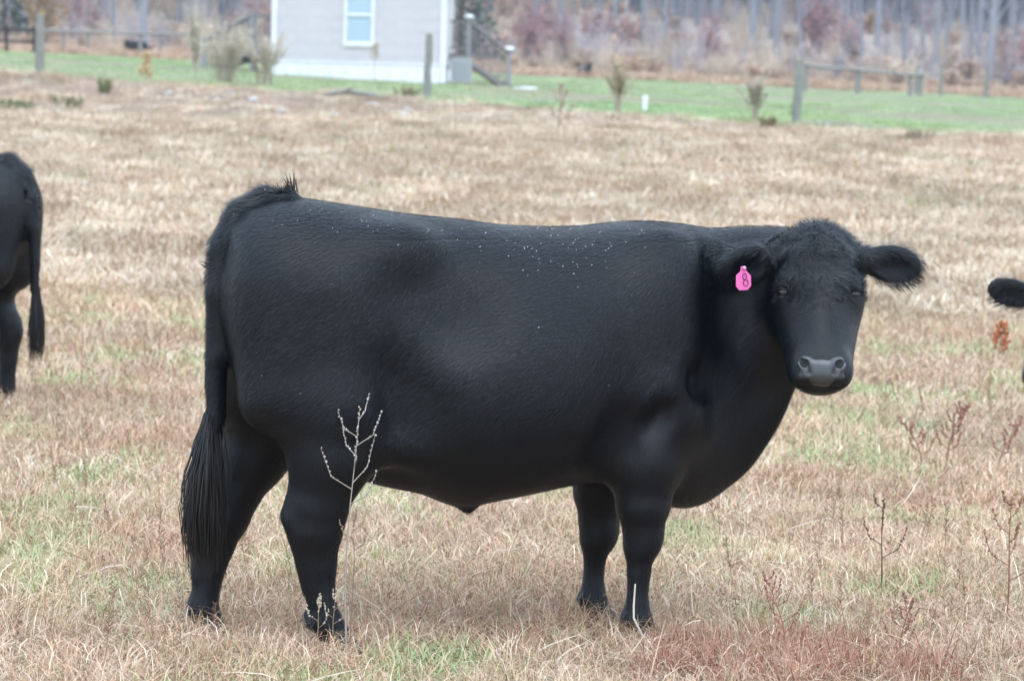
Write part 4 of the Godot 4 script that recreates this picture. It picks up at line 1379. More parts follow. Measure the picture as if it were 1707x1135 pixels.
func build_fences() -> void:
	for q in [[-10.6, -79.2, 3.27, 0.10, -0.01, "weathered fence post at the left, by the dark bank"], [-2.04, -79.3, 3.05, 0.085, 0.03, "leaning weathered fence post in front of the house corner"], [5.82, -74.5, 2.62, 0.095, 0.01, "weathered fence post at the right, beside a fallen rail"]]:
		var p := ground(q[0], q[1])
		var t := thing("fence_post", q[5], "post", p, 0.0, "weathered fence posts along the pasture")
		part("shaft", post_mesh(q[2] - p.y, q[3], q[4]), mat.timber, t)
		var cap := MB.new()
		cap.lump(Vector3(q[4] * (q[2] - p.y), q[2] - p.y + 0.005, 0), Vector3(q[3] * 0.9, 0.02, q[3] * 0.9), 5, Color(0.30, 0.28, 0.15), noise_a, 0.3, q[0])
		part("moss_cap", cap.mesh(), mat.straw, t)
	# far left rail fence
	var f := thing("rail_fence", "grey timber rail fence at the far left behind the lawn", "fence", Vector3(-20.0, 0, -170.0), 0.0, "timber fences behind the lawn")
	var xs := [-2.7, -1.65, -0.5, 2.0, 2.95, 4.5]
	for x in xs:
		var p := ground(-20.0 + x, -170.0)
		var o := part("post", post_mesh(4.5 - p.y + (0.06 if x < -2.0 else 0.0), 0.085, 0.0), mat.timber, f)
		o.position = Vector3(x, p.y, 0)
	part("rail", rail_mesh(Vector3(-2.75, 4.46, 0.11), Vector3(1.0, 4.40, 0.11), 0.075), mat.timber, f)
	part("rail", rail_mesh(Vector3(1.0, 4.40, 0.11), Vector3(4.6, 4.44, 0.11), 0.07), mat.timber, f)
	# far right rail fence
	f = thing("rail_fence", "grey timber rail fence at the far right with a corner", "fence", Vector3(14.3, 0, -150.0), 0.0, "timber fences behind the lawn")
	for q in [[-2.25, 0.0, 3.47, 0.10], [-0.05, 0.0, 3.33, 0.11], [2.15, 0.0, 3.20, 0.09], [2.58, 0.0, 3.22, 0.10]]:
		var p := ground(14.3 + q[0], -150.0 + q[1])
		var o := part("post", post_mesh(q[2] - p.y, q[3], 0.0), mat.timber, f)
		o.position = Vector3(q[0], p.y, q[1])
	part("rail", rail_mesh(Vector3(-2.3, 3.43, 0.14), Vector3(0.0, 3.30, 0.14), 0.075), mat.timber, f)
	part("rail", rail_mesh(Vector3(0.0, 3.28, 0.14), Vector3(2.75, 3.12, 0.14), 0.07), mat.timber, f)
	part("rail", rail_mesh(Vector3(2.58, 3.16, -0.10), Vector3(3.2, 3.40, -6.0), 0.075), mat.timber, f)
	# wire fence going on to the right
	f = thing("wire_fence", "line of grey posts with wire running to the right edge", "fence", Vector3(18.0, 0, -156.0), 0.0, "timber fences behind the lawn")
	var tops := []
	for q in [[-0.6, 0.0, 0.10], [0.45, 0.0, 0.09], [2.45, 0.0, 0.10], [4.3, 0.0, 0.10], [6.4, 0.0, 0.10]]:
		var p := ground(18.0 + q[0], -156.0)
		var o := part("post", post_mesh(1.22, q[2], 0.0), mat.timber, f)
		o.position = Vector3(q[0], p.y, 0)
		tops.append(Vector3(q[0], p.y, 0.11))
	for hgt in [0.45, 0.8, 1.1]:
		var w := MB.new()
		var pts := []
		for p in tops:
			pts.append(p + Vector3(0, hgt, 0))
		w.tube(pts, [0.006, 0.006, 0.006, 0.006, 0.006], 4, Color(1, 1, 1))
		part("wire", w.mesh(), mat.metal, f)
	# dark board fence in the corner
	f = thing("board_fence", "dark brown board fence in the far left corner", "fence", Vector3(-21.0, 0, -150.0), 0.0, "timber fences behind the lawn")
	var prev := Vector3.ZERO
	for k in 4:
		var x := -1.65 + 1.15 * k - 1.15
		var p := ground(-21.0 + x, -150.0)
		var pb := MB.new()
		pb.box(Vector3(-0.06, -0.2, -0.06), Vector3(0.06, 1.08, 0.06), Color(1, 1, 1))
		var o := part("post", pb.mesh(), mat.dark_timber, f)
		o.position = Vector3(x, p.y, 0)
		if k > 0:
			for hgt in [0.42, 0.92]:
				var bd := MB.new()
				var dy := p.y - prev.y
				bd.quad(Vector3(0, hgt, 0.075), Vector3(1.15, hgt + dy, 0.075), Vector3(1.15, hgt + dy + 0.10, 0.075), Vector3(0, hgt + 0.10, 0.075), Color(1, 1, 1))
				bd.quad(Vector3(1.15, hgt + dy, 0.062), Vector3(0, hgt, 0.062), Vector3(0, hgt + 0.10, 0.062), Vector3(1.15, hgt + dy + 0.10, 0.062), Color(1, 1, 1))
				bd.quad(Vector3(0, hgt + 0.10, 0.075), Vector3(1.15, hgt + dy + 0.10, 0.075), Vector3(1.15, hgt + dy + 0.10, 0.062), Vector3(0, hgt + 0.10, 0.062), Color(1, 1, 1))
				var ob := part("board", bd.mesh(), mat.dark_timber, f)
				ob.position = prev
		prev = Vector3(x, p.y, 0)

func build_small() -> void:
	var rk := [
		[-5.43, -73.4, 0.13, 0.08, 0.60, "white rock on the bank, roundest and brightest below the left corner of the house"],
		[-4.53, -68.5, 0.14, 0.09, 0.55, "pale angular rock low on the bank under the left corner of the house"],
		[-2.99, -73.3, 0.19, 0.08, 0.52, "pale flat rock high on the bank near the fallen branch"],
		[-2.18, -71.2, 0.12, 0.10, 0.60, "pale upright rock just left of the middle fence post"],
		[-3.40, -66.7, 0.13, 0.08, 0.42, "grey rock at the foot of the bank, leftmost of three in a row"],
		[-3.07, -66.0, 0.10, 0.08, 0.20, "dark rock at the foot of the bank, middle of three in a row"],
		[-2.62, -66.0, 0.11, 0.07, 0.36, "grey rock at the foot of the bank, rightmost of three in a row"],
		[-2.19, -68.6, 0.12, 0.09, 0.52, "pinkish rock below the middle fence post"],
		[-6.16, -73.0, 0.10, 0.07, 0.62, "small white rock left of the bright round one"],
		[-7.08, -69.5, 0.07, 0.05, 0.64, "tiny white rock low on the bank beneath the orange sapling"],
		[-7.29, -74.6, 0.13, 0.06, 0.50, "flat grey rock high on the bank near the orange sapling"],
		[2.95, -70.2, 0.20, 0.07, 0.58, "pale stones clod in front of the white pipe"]]
	for q in rk:
		var mb := MB.new()
		var g: float = q[4]
		g *= 0.78
		mb.lump(Vector3(0, q[3] * 0.5, 0), Vector3(q[2], q[3], q[2] * 0.8) * 0.82, 9, Color(g, g * 0.95, g * 0.90), noise_a, 0.55, q[0] * 40.0)
		var grd := ground(q[0], q[1], -0.02)
		lone("rock", mb.mesh(), mat.stone, q[5], "rock", grd, rng.randf() * 3.0, "rocks on the bank")
	# fallen rail, branches
	var lg := MB.new()
	var a := ground(5.75, -72.6, 0.05)
	var b := ground(7.6, -71.9, 0.05)
	lg.tube([a, a.lerp(b, 0.33) + Vector3(0, 0.02, 0), a.lerp(b, 0.66), b], [0.05, 0.055, 0.05, 0.04], 8, Color(1, 1, 1))
	lone("fallen_rail", lg.mesh(), mat.timber, "pale fallen rail lying at the lawn edge right of the post", "rail", Vector3.ZERO)
	lg = MB.new()
	a = ground(-4.15, -77.0, 0.05)
	b = ground(-2.8, -76.0, 0.06)
	lg.tube([a, a.lerp(b, 0.3) + Vector3(0, 0.09, 0), a.lerp(b, 0.7) + Vector3(0, 0.07, 0.1), b], [0.05, 0.06, 0.055, 0.03], 7, Color(1, 1, 1))
	lg.tube([a.lerp(b, 0.3) + Vector3(0, 0.09, 0), a.lerp(b, 0.5) + Vector3(0, 0.20, 0.3)], [0.035, 0.015], 6, Color(1, 1, 1))
	lone("fallen_branch", lg.mesh(), mat.timber, "grey fallen branch on the bank below the white skirting", "branch", Vector3.ZERO)
	lg = MB.new()
	a = ground(-6.35, -73.6, 0.03)
	b = ground(-5.95, -76.0, 0.05)
	lg.tube([a, a.lerp(b, 0.5) + Vector3(0.05, 0.05, 0), b], [0.03, 0.035, 0.03], 6, Color(1, 1, 1))
	lone("fallen_branch", lg.mesh(), mat.timber, "thin grey stick on the bank between two white rocks", "branch", Vector3.ZERO)
	# white pipe with cap
	var p := thing("standpipe", "short white plastic pipe standing up at the lawn edge", "pipe", ground(2.8, -78.6))
	var mb := MB.new()
	mb.tube([Vector3(0, -0.1, 0), Vector3(0, 0.30, 0)], [0.052, 0.052], 16, Color(0.8, 0.8, 0.8), false)
	part("pipe", mb.mesh(), mat.white_plastic, p)
	mb = MB.new()
	mb.tube([Vector3(0, 0.27, 0), Vector3(0, 0.32, 0), Vector3(0, 0.345, 0), Vector3(0, 0.355, 0)], [0.062, 0.063, 0.056, 0.03], 16, Color(0.8, 0.8, 0.8))
	part("cap", mb.mesh(), mat.white_plastic, p)
	# white board lying on the lawn
	mb = MB.new()
	mb.box(Vector3(-0.32, 0.0, -0.12), Vector3(0.32, 0.035, 0.12), Color(1, 1, 1))
	mb.box(Vector3(-0.10, 0.036, -0.10), Vector3(0.28, 0.06, 0.06), Color(1, 1, 1))
	lone("white_board", mb.mesh(), mat.white_plastic, "white board lying flat on the lawn right of the steps", "board", ground(0.2, -97.6, 0.02), 0.1)

# ------------------------------------------------------------------ the house
func boxed(called: String, lo: Vector3, hi: Vector3, material: Material, parent: Node) -> MeshInstance3D:
	var mb := MB.new()
	mb.box(lo, hi)
	return part(called, mb.mesh(), material, parent)

func build_house() -> void:
	var x0 := -6.94
	var x1 := -2.05
	var zf := -100.0
	var zb := -113.0
	var y0 := 2.58
	var y1 := 5.25
	var t := thing("house", "pale grey house with white trim and clapboard end wall", "house", Vector3(x0, 0, zf))
	var w := x1 - x0
	boxed("wall", Vector3(0.02, y0, zb - zf), Vector3(w - 0.02, y1, -0.06), mat.siding, t)
	# clapboards of the end wall, cut round the window
	var wx0 := 2.02
	var wx1 := 2.88
	var wy0 := 3.13
	var wy1 := 4.70
	var course := 0.118
	var y := y0
	var k := 0
	while y < y1 + 1.2:
		var spans := [[0.10, w - 0.10]]
		if y + course > wy0 - 0.04 and y < wy1 + 0.04:
			spans = [[0.10, wx0], [wx1, w - 0.10]]
		if y > y1:
			var cut := (y - y1) / 1.25 * w * 0.5
			spans = [[0.10 + cut, w - 0.10 - cut]]
		for s in spans:
			if s[1] - s[0] < 0.2:
				continue
			var mb := MB.new()
			var a := Vector3(s[0], y, -0.030)
			var b := Vector3(s[1], y, -0.030)
			var up := Vector3(0, course - 0.002, -0.026)
			mb.quad(a, b, b + up, a + up, Color.WHITE)
			mb.quad(a - Vector3(0, 0, 0.028), b - Vector3(0, 0, 0.028), b, a, Color.WHITE)
			part("clapboard", mb.mesh(), mat.siding_b if k % 3 == 1 else mat.siding, t)
		y += course
		k += 1
	for sx in [0.0, w - 0.15]:
		boxed("corner_trim", Vector3(sx, y0 - 0.5, -0.10), Vector3(sx + 0.15, y1, 0.0), mat.white_paint, t)
	# skirting panels below the siding
	for s in 5:
		var a := 0.16 + (w - 0.32) / 5.0 * s
		boxed("skirting_panel", Vector3(a, 1.75, -0.075), Vector3(a + (w - 0.32) / 5.0 - 0.006, y0 - 0.012, -0.02), mat.white_paint, t)
	boxed("skirting_trim", Vector3(0.16, y0 - 0.011, -0.08), Vector3(w - 0.16, y0 + 0.02, 0.004), mat.white_paint, t)
	boxed("foundation", Vector3(0.05, 1.7, zb - zf), Vector3(w - 0.05, y0 - 0.02, -0.10), mat.white_paint, t)
	# window
	var wn := Node3D.new()
	wn.name = "window"
	t.add_child(wn)
	for q in [[wx0, wy0 - 0.085, wx1, wy0], [wx0, wy1 - 0.075, wx1, wy1]]:
		boxed("frame", Vector3(q[0], q[1], -0.06), Vector3(q[2], q[3], 0.012), mat.white_paint, wn)
	for q in [[wx0, wx0 + 0.095], [wx1 - 0.095, wx1]]:
		boxed("frame", Vector3(q[0], wy0 + 0.001, -0.06), Vector3(q[1], wy1 - 0.076, 0.010), mat.white_paint, wn)
	boxed("meeting_rail", Vector3(wx0 + 0.096, 3.885, -0.055), Vector3(wx1 - 0.096, 3.965, 0.002), mat.white_paint, wn)
	boxed("sash", Vector3(wx0 + 0.096, wy0 + 0.001, -0.055), Vector3(wx1 - 0.096, wy0 + 0.05, -0.004), mat.white_paint, wn)
	for q in [[wy0 + 0.051, 3.884], [3.966, wy1 - 0.077]]:
		boxed("pane", Vector3(wx0 + 0.096, q[0], -0.034), Vector3(wx1 - 0.096, q[1], -0.028), mat.glass, wn)
	for s in 40:
		var yy := wy0 + 0.055 + s * 0.0372
		if yy + 0.035 > wy1 - 0.08:
			break
		var mb := MB.new()
		var a := Vector3(wx0 + 0.10, yy, -0.046)
		var b := Vector3(wx1 - 0.10, yy, -0.046)
		mb.quad(a, b, b + Vector3(0, 0.037, -0.008), a + Vector3(0, 0.037, -0.008), Color.WHITE)
		part("blind_slat", mb.mesh(), mat.blind, wn)
	# roof
	var rf := MB.new()
	for s in [0, 1]:
		var e := Vector3(-0.25 if s == 0 else w + 0.25, y1 - 0.10, 0.25)
		var r := Vector3(w * 0.5, y1 + 1.25, 0.25)
		var bk := Vector3(0, 0, zb - zf - 0.5)
		var th := Vector3(0, 0.12, 0)
		if s == 0:
			rf.quad(e + th, r + th, r + th + bk, e + th + bk, Color.WHITE)
			rf.quad(e, r, r + th, e + th, Color.WHITE)
			rf.quad(e + bk, r + bk, r, e, Color.WHITE)
		else:
			rf.quad(r + th, e + th, e + th + bk, r + th + bk, Color.WHITE)
			rf.quad(r, e, e + th, r + th, Color.WHITE)
			rf.quad(r + bk, e + bk, e, r, Color.WHITE)
		rf.quad(e, e + th, e + th + bk, e + bk, Color.WHITE)
	part("roof", rf.mesh(), mat.roof, t)
	var gb := MB.new()
	gb.v.append_array(PackedVector3Array([Vector3(0, y1, -0.06), Vector3(w, y1, -0.06), Vector3(w * 0.5, y1 + 1.25, -0.06)]))
	gb.n.append_array(PackedVector3Array([Vector3(0, 0, 1), Vector3(0, 0, 1), Vector3(0, 0, 1)]))
	gb.c.append_array(PackedColorArray([Color.WHITE, Color.WHITE, Color.WHITE]))
	gb.tri(0, 2, 1)
	part("gable", gb.mesh(), mat.siding, t)
	# air conditioner beside the wall
	var g := ground(-1.66, -104.0)
	var ac := thing("air_conditioner", "pale grey air conditioner unit beside the house's right corner", "air conditioner", g)
	boxed("cabinet", Vector3(-0.30, 0.05, -0.28), Vector3(0.30, 0.72, 0.28), mat.ac_paint, ac)
	boxed("base", Vector3(-0.36, -0.15, -0.34), Vector3(0.36, 0.049, 0.34), mat.concrete, ac)
	for s in 11:
		boxed("louver", Vector3(-0.27, 0.10 + s * 0.052, 0.281), Vector3(0.27, 0.125 + s * 0.052, 0.292), mat.ac_paint, ac)
	boxed("lid", Vector3(-0.31, 0.721, -0.29), Vector3(0.31, 0.75, 0.29), mat.ac_paint, ac)
	steps("grey deck steps with white post caps right of the house", Vector3(-1.50, 0, -106.0), 1.0, -0.54, 1.22, 3.0, 2.05, true)
	steps("grey deck steps with a sloping handrail left of the house", Vector3(-7.95, 0, -107.0), -1.0, 1.1, 1.45, 3.05, 2.25, false)
	# grill behind the dry weeds
	var gp := ground(-7.85, -101.5)
	var gr := thing("grill", "small black grill half hidden behind the dry shrub", "grill", gp)
	var mb := MB.new()
	mb.tube([Vector3(-0.02, 0.40, 0), Vector3(0.10, 0.42, 0), Vector3(0.40, 0.42, 0), Vector3(0.50, 0.40, 0)], [0.06, 0.13, 0.13, 0.06], 12, Color.WHITE)
	part("barrel", mb.mesh(), mat.black_metal, gr)
	boxed("side_shelf", Vector3(-0.30, 0.38, -0.16), Vector3(-0.08, 0.42, 0.16), mat.black_metal, gr)
	boxed("chimney", Vector3(-0.26, 0.421, -0.06), Vector3(-0.14, 0.72, 0.06), mat.black_metal, gr)
	for lx in [-0.24, 0.40]:
		for lz in [-0.12, 0.12]:
			boxed("leg", Vector3(lx - 0.018, -0.05, lz - 0.018), Vector3(lx + 0.018, 0.379, lz + 0.018), mat.black_metal, gr)

func steps(label: String, at: Vector3, dir: float, deck_to: float, run: float, deck_y: float, low_y: float, caps: bool) -> void:
	# a landing against the house and steps going down in direction dir along x
	var t := thing("deck_steps", label, "steps", Vector3(at.x, 0, at.z), 0.0, "deck steps of the house")
	var xs := [minf(0.0, deck_to), maxf(0.0, deck_to)]
	for k in 8:
		boxed("deck_board", Vector3(xs[0], deck_y - 0.035, -0.62 + k * 0.155), Vector3(xs[1], deck_y, -0.62 + k * 0.155 + 0.148), mat.deck, t)
	boxed("fascia", Vector3(xs[0], deck_y - 0.24, 0.63), Vector3(xs[1], deck_y - 0.036, 0.665), mat.deck, t)
	var n := 5
	for k in n:
		var x := dir * (run / n) * (k + 0.5)
		var y := lerpf(deck_y, low_y, (k + 1.0) / (n + 1.0))
		boxed("tread", Vector3(x - 0.15, y - 0.04, -0.58), Vector3(x + 0.15, y, 0.60), mat.tread, t)
	for z in [-0.60, 0.62]:
		var mb := MB.new()
		var a := Vector3(0, deck_y - 0.25, z)
		var b := Vector3(dir * run, low_y - 0.12, z)
		mb.tube([a, b], [0.11, 0.11], 4, Color.WHITE, true, 0.3)
		part("stringer", mb.mesh(), mat.deck, t)
		mb = MB.new()
		mb.tube([Vector3(0.02 * dir, deck_y + 0.95, z + 0.05), Vector3(dir * run, low_y + 0.98, z + 0.05)], [0.045, 0.045], 6, Color.WHITE)
		part("handrail", mb.mesh(), mat.deck, t)
		for q in [[0.0, deck_y - 0.9, deck_y + 1.0], [dir * run, low_y - 0.3, low_y + 1.04]]:
			boxed("post", Vector3(q[0] - 0.055, q[1], z - 0.02), Vector3(q[0] + 0.055, q[2], z + 0.09), mat.deck_post, t)
			if caps and z > 0.0:
				var cm := MB.new()
				cm.lump(Vector3(q[0], q[2] + 0.065, z + 0.035), Vector3(0.15, 0.07, 0.15), 8, Color(0.85, 0.85, 0.85), noise_a, 0.0, 0.0)
				part("post_cap", cm.mesh(), mat.white_plastic, t)
		for k in 9:
			var u := (k + 0.7) / 9.6
			var bx := dir * run * u
			boxed("baluster", Vector3(bx - 0.02, lerpf(deck_y, low_y, u) + 0.02, z + 0.005), Vector3(bx + 0.02, lerpf(deck_y, low_y, u) + 0.93, z + 0.04), mat.deck, t)
	boxed("deck_rail", Vector3(xs[0], deck_y + 0.88, 0.63), Vector3(xs[1], deck_y + 0.96, 0.72), mat.deck, t)
	boxed("deck_rail", Vector3(xs[0], deck_y + 0.10, 0.64), Vector3(xs[1], deck_y + 0.16, 0.70), mat.deck, t)
	var count := int((xs[1] - xs[0]) / 0.15)
	for k in count:
		var bx: float = xs[0] + 0.08 + k * 0.15
		boxed("baluster", Vector3(bx - 0.02, deck_y + 0.161, 0.65), Vector3(bx + 0.02, deck_y + 0.879, 0.69), mat.deck, t)

# ------------------------------------------------------------------ hillside woods
func tree_meshes(seed_n: int, h: float, r: float, dense: int, col: Color, twig: Color) -> Array:
	rng.seed = seed_n
	var tr := MB.new()
	var cr := MB.new()
	var pts := []
	var rad := []
	var bend := rng.randf_range(-1, 1) * 0.03
	for k in 9:
		var t := k / 8.0
		pts.append(Vector3(h * bend * t * t + sin(t * 7.0 + seed_n) * 0.12, -0.4 + h * t, cos(t * 5.0 + seed_n) * 0.12))
		rad.append(r * (1.25 if k == 0 else 1.0) * (1.0 - 0.8 * t))
	tr.tube(pts, rad, 7, col)
	for k in dense:
		var t := lerpf(0.22, 0.98, pow((k + rng.randf()) / dense, 0.8))
		var i := t * 8.0
		var p: Vector3 = pts[int(i)].lerp(pts[mini(int(i) + 1, 8)], i - int(i))
		var a := rng.randf() * TAU
		var ln := h * 0.26 * (1.1 - t) * rng.randf_range(0.6, 1.3) + 0.5
		var out := Vector3(cos(a), rng.randf_range(0.5, 1.1), sin(a)).normalized()
		var m := p + out * ln * 0.55
		var e := m + (out + Vector3(0, 0.5, 0) + Vector3(rng.randf_range(-0.5, 0.5), 0, rng.randf_range(-0.5, 0.5))).normalized() * ln * 0.5
		var br := r * 0.32 * (1.1 - t) + 0.012
		cr.tube([p, m, e], [br, br * 0.6, br * 0.2], 3, col, false)
		for q in 7:
			var u := rng.randf_range(0.3, 1.0)
			var s := p.lerp(m, u * 2.0) if u < 0.5 else m.lerp(e, u * 2.0 - 1.0)
			var dv := (out + Vector3(rng.randf_range(-1, 1), rng.randf_range(-0.2, 1), rng.randf_range(-1, 1))).normalized() * ln * rng.randf_range(0.2, 0.45)
			cr.tube([s, s + dv * 0.6, s + dv + Vector3(0, 0.1, 0)], [0.022, 0.016, 0.006], 3, twig, false)
	return [tr.mesh(), cr.mesh()]

func brush_mesh(seed_n: int, h: float, spread: float, stems: int, col: Color, leaf := Color(-1, 0, 0)) -> ArrayMesh:
	rng.seed = seed_n
	var mb := MB.new()
	for k in stems:
		var a := rng.randf() * TAU
		var out := Vector3(cos(a), 0, sin(a)) * spread * rng.randf()
		var hh := h * rng.randf_range(0.5, 1.1)
		var p := out * 0.3
		var e := out + Vector3(0, hh, 0)
		mb.tube([p, p.lerp(e, 0.5) + Vector3(0, hh * 0.1, 0), e], [0.022, 0.016, 0.007], 3, col * rng.randf_range(0.7, 1.2), false)
		for q in 4:
			var u := rng.randf_range(0.3, 0.95)
			var s := p.lerp(e, u)
			var dv := Vector3(rng.randf_range(-1, 1), rng.randf_range(0.1, 1), rng.randf_range(-1, 1)) * h * 0.22
			mb.tube([s, s + dv], [0.013, 0.005], 3, col * rng.randf_range(0.7, 1.2), false)
			if leaf.r >= 0.0:
				for l in 5:
					var c := s + dv * rng.randf() + Vector3(rng.randf_range(-1, 1), rng.randf_range(-1, 1), rng.randf_range(-1, 1)) * 0.15
					var ax := Vector3(rng.randf_range(-1, 1), rng.randf_range(-1, 1), rng.randf_range(-1, 1)).normalized() * 0.11
					var ay := ax.cross(Vector3(rng.randf_range(-1, 1), 1, rng.randf_range(-1, 1))).normalized() * 0.07
					mb.quad(c - ax, c - ay, c + ax, c + ay, leaf * rng.randf_range(0.6, 1.25))
	return mb.mesh()

func build_woods() -> void:
	var grey := Color(0.215, 0.22, 0.24)
	var pale := Color(0.265, 0.27, 0.29)
	var twig := Color(0.33, 0.30, 0.325)
	var kinds := [tree_meshes(21, 15.0, 0.20, 34, grey, twig), tree_meshes(22, 17.0, 0.24, 38, pale, twig), tree_meshes(23, 13.0, 0.15, 30, grey, twig), tree_meshes(24, 18.0, 0.27, 36, Color(0.24, 0.235, 0.24), twig)]
	rng.seed = 77
	var words := ["slim grey bare tree standing on the brown hillside", "pale trunked bare tree standing on the brown hillside", "thin short bare tree standing on the brown hillside", "stout bare tree standing on the brown hillside"]
	# trunks one can tell apart on the open slope
	var spots := []
	for px in [-0.1385, -0.1135, -0.1075, -0.1045, -0.0905, -0.061, -0.012, 0.004, 0.012, 0.0215, 0.034, 0.0405, 0.0445, 0.0555, 0.0655, 0.0708, 0.0725, 0.0785, 0.0865, 0.0955, 0.1075, 0.1125, 0.1165, 0.1195, 0.1265, 0.132, 0.1385, 0.143]:
		spots.append(Vector2(px, rng.randf_range(232.0, 285.0)))
	for k in 46:
		spots.append(Vector2(rng.randf_range(-0.17, 0.17), rng.randf_range(270.0, 318.0)))
	for s in spots:
		var k := rng.randi_range(0, 3)
		var x: float = s.x * s.y
		var t := thing("bare_tree", words[k], "tree", ground(x, -s.y), rng.randf() * TAU, "bare trees on the hillside")
		t.scale = Vector3.ONE * rng.randf_range(0.8, 1.15)
		part("trunk", kinds[k][0], mat.bark, t)
		part("crown", kinds[k][1], mat.bark, t)
	# the wood behind reads as one mass
	var mass: Array[Scatter] = [Scatter.new(), Scatter.new(), Scatter.new(), Scatter.new()]
	for k in 1500:
		var d := lerpf(296.0, 430.0, pow(rng.randf(), 1.3))
		var x := rng.randf_range(-0.19, 0.19) * d
		if x < -0.02 * d and rng.randf() < 0.5:
			d -= 26.0
		place(mass[k % 4], ground(x, -d), rng.randf_range(0.75, 1.2), Color(1, 1, 1) * rng.randf_range(0.7, 1.15), 0.04)
	for k in 4:
		var mb := MB.new()
		for q in 2:
			var arr: Array = kinds[k][q].surface_get_arrays(0)
			var off := mb.v.size()
			mb.v.append_array(arr[Mesh.ARRAY_VERTEX])
			mb.n.append_array(arr[Mesh.ARRAY_NORMAL])
			mb.c.append_array(arr[Mesh.ARRAY_COLOR])
			for i in arr[Mesh.ARRAY_INDEX]:
				mb.i.append(i + off)
		kinded(mass[k].node(mb.mesh(), mat.bark), "woods", "stuff", "bare grey woods covering the hill", "woods")
	# undergrowth on the slope
	var bm := [brush_mesh(31, 2.2, 1.3, 20, Color(0.45, 0.395, 0.40)), brush_mesh(32, 1.7, 1.4, 30, Color(0.56, 0.45, 0.34)), brush_mesh(33, 2.4, 1.1, 18, Color(0.40, 0.31, 0.29), Color(0.45, 0.27, 0.23)), brush_mesh(34, 1.2, 0.9, 20, Color(0.50, 0.38, 0.28), Color(0.50, 0.34, 0.23))]
	rng.seed = 99
	var bs: Array[Scatter] = [Scatter.new(), Scatter.new(), Scatter.new(), Scatter.new()]
	for k in 2000:
		var d := lerpf(208.0, 420.0, pow(rng.randf(), 1.2))
		var x := rng.randf_range(-0.18, 0.18) * d
		var n1 := noise_b.get_noise_2d(x * 1.4 + 500.0, d * 1.4)
		var pick := 1 if n1 > 0.12 else (2 if n1 < -0.42 else (3 if rng.randf() < 0.5 else 0))
		if d > 292.0 and rng.randf() < 0.75:
			pick = 0
		if d < 236.0:
			if noise_b.get_noise_2d(x * 2.5, d * 0.8 + 90.0) < 0.05:
				continue
			pick = 1 if rng.randf() < 0.7 else 3
		place(bs[pick], ground(x, -d, -0.05), rng.randf_range(0.6, 1.4) * (0.75 if d < 236.0 else 1.0), Color(1, 1, 1) * rng.randf_range(0.75, 1.15), 0.08)
	var says := ["grey leafless brush on the hillside", "tan brush at the foot of the hill", "russet leaved saplings on the hillside", "brown leafed brush on the hillside"]
	for k in 4:
		kinded(bs[k].node(bm[k], mat.bark), "undergrowth", "stuff", says[k], "brush")
	# small evergreens and the coloured saplings that stand out
	for q in [[11.5, -255.0, 1.7, "small green pine on the slope above the white pipe"], [27.0, -246.0, 1.5, "small green pine on the slope above the far right fence"], [9.3, -272.0, 1.3, "smallest green pine high on the middle slope"]]:
		evergreen(q[3], ground(q[0], q[1]), q[2], Color(0.10, 0.17, 0.075))
	evergreen("dark green cedar at the top left corner", ground(-32.0, -222.0), 7.5, Color(0.11, 0.135, 0.09))
	evergreen("dark green cedar behind the right corner of the house", ground(-3.2, -195.0), 8.0, Color(0.14, 0.165, 0.13))
	var rm := brush_mesh(41, 5.0, 1.6, 40, Color(0.30, 0.21, 0.20), Color(0.38, 0.19, 0.17))
	var ym := brush_mesh(42, 5.5, 1.3, 36, Color(0.25, 0.18, 0.12), Color(0.42, 0.27, 0.12))
	for q in [[0.7, -240.0, 1.0, "russet leaved sapling right of the deck steps"], [3.0, -246.0, 0.7, "low russet sapling near the lying cow"], [21.5, -262.0, 1.25, "tall russet sapling above the right fence post"], [13.3, -250.0, 0.8, "dull russet sapling above the white pipe"]]:
		var o := thing("sapling", q[3], "sapling", ground(q[0], q[1], -0.05), q[2] * 5.0, "coloured saplings on the slope")
		part("branches", rm, mat.bark, o)
		o.scale = Vector3.ONE * q[2]
	var yo := thing("sapling", "yellow leaved sapling behind the left fence post", "sapling", ground(-27.3, -205.0, -0.05), 0.3, "coloured saplings on the slope")
	part("branches", ym, mat.bark, yo)

func evergreen(label: String, at: Vector3, h: float, col: Color) -> void:
	var t := thing("evergreen", label, "evergreen", at)
	var tr := MB.new()
	tr.tube([Vector3(0, -0.2, 0), Vector3(0, h * 0.5, 0), Vector3(0, h * 0.97, 0)], [h * 0.025, h * 0.016, 0.01], 6, Color(0.16, 0.12, 0.09))
	part("trunk", tr.mesh(), mat.bark, t)
	var cr := MB.new()
	var n := int(500 + h * 160)
	for k in n:
		var u := sqrt(rng.randf())
		var y := h * (1.0 - u * 0.92)
		var a := rng.randf() * TAU
		var rr := h * 0.30 * u * rng.randf_range(0.25, 1.0) + 0.03
		var p := Vector3(cos(a) * rr, y, sin(a) * rr)
		var dir := Vector3(cos(a), rng.randf_range(-0.2, 0.7), sin(a)).normalized()
		var s := h * 0.035 + 0.05
		var across := dir.cross(Vector3(rng.randf_range(-1, 1), 1, rng.randf_range(-1, 1))).normalized() * s * 0.4
		var c := col * rng.randf_range(0.6, 1.35)
		cr.quad(p - across, p + dir * s * 0.5 - across * 0.4, p + dir * s, p + across, c)
	part("crown", cr.mesh(), mat.bark, t)

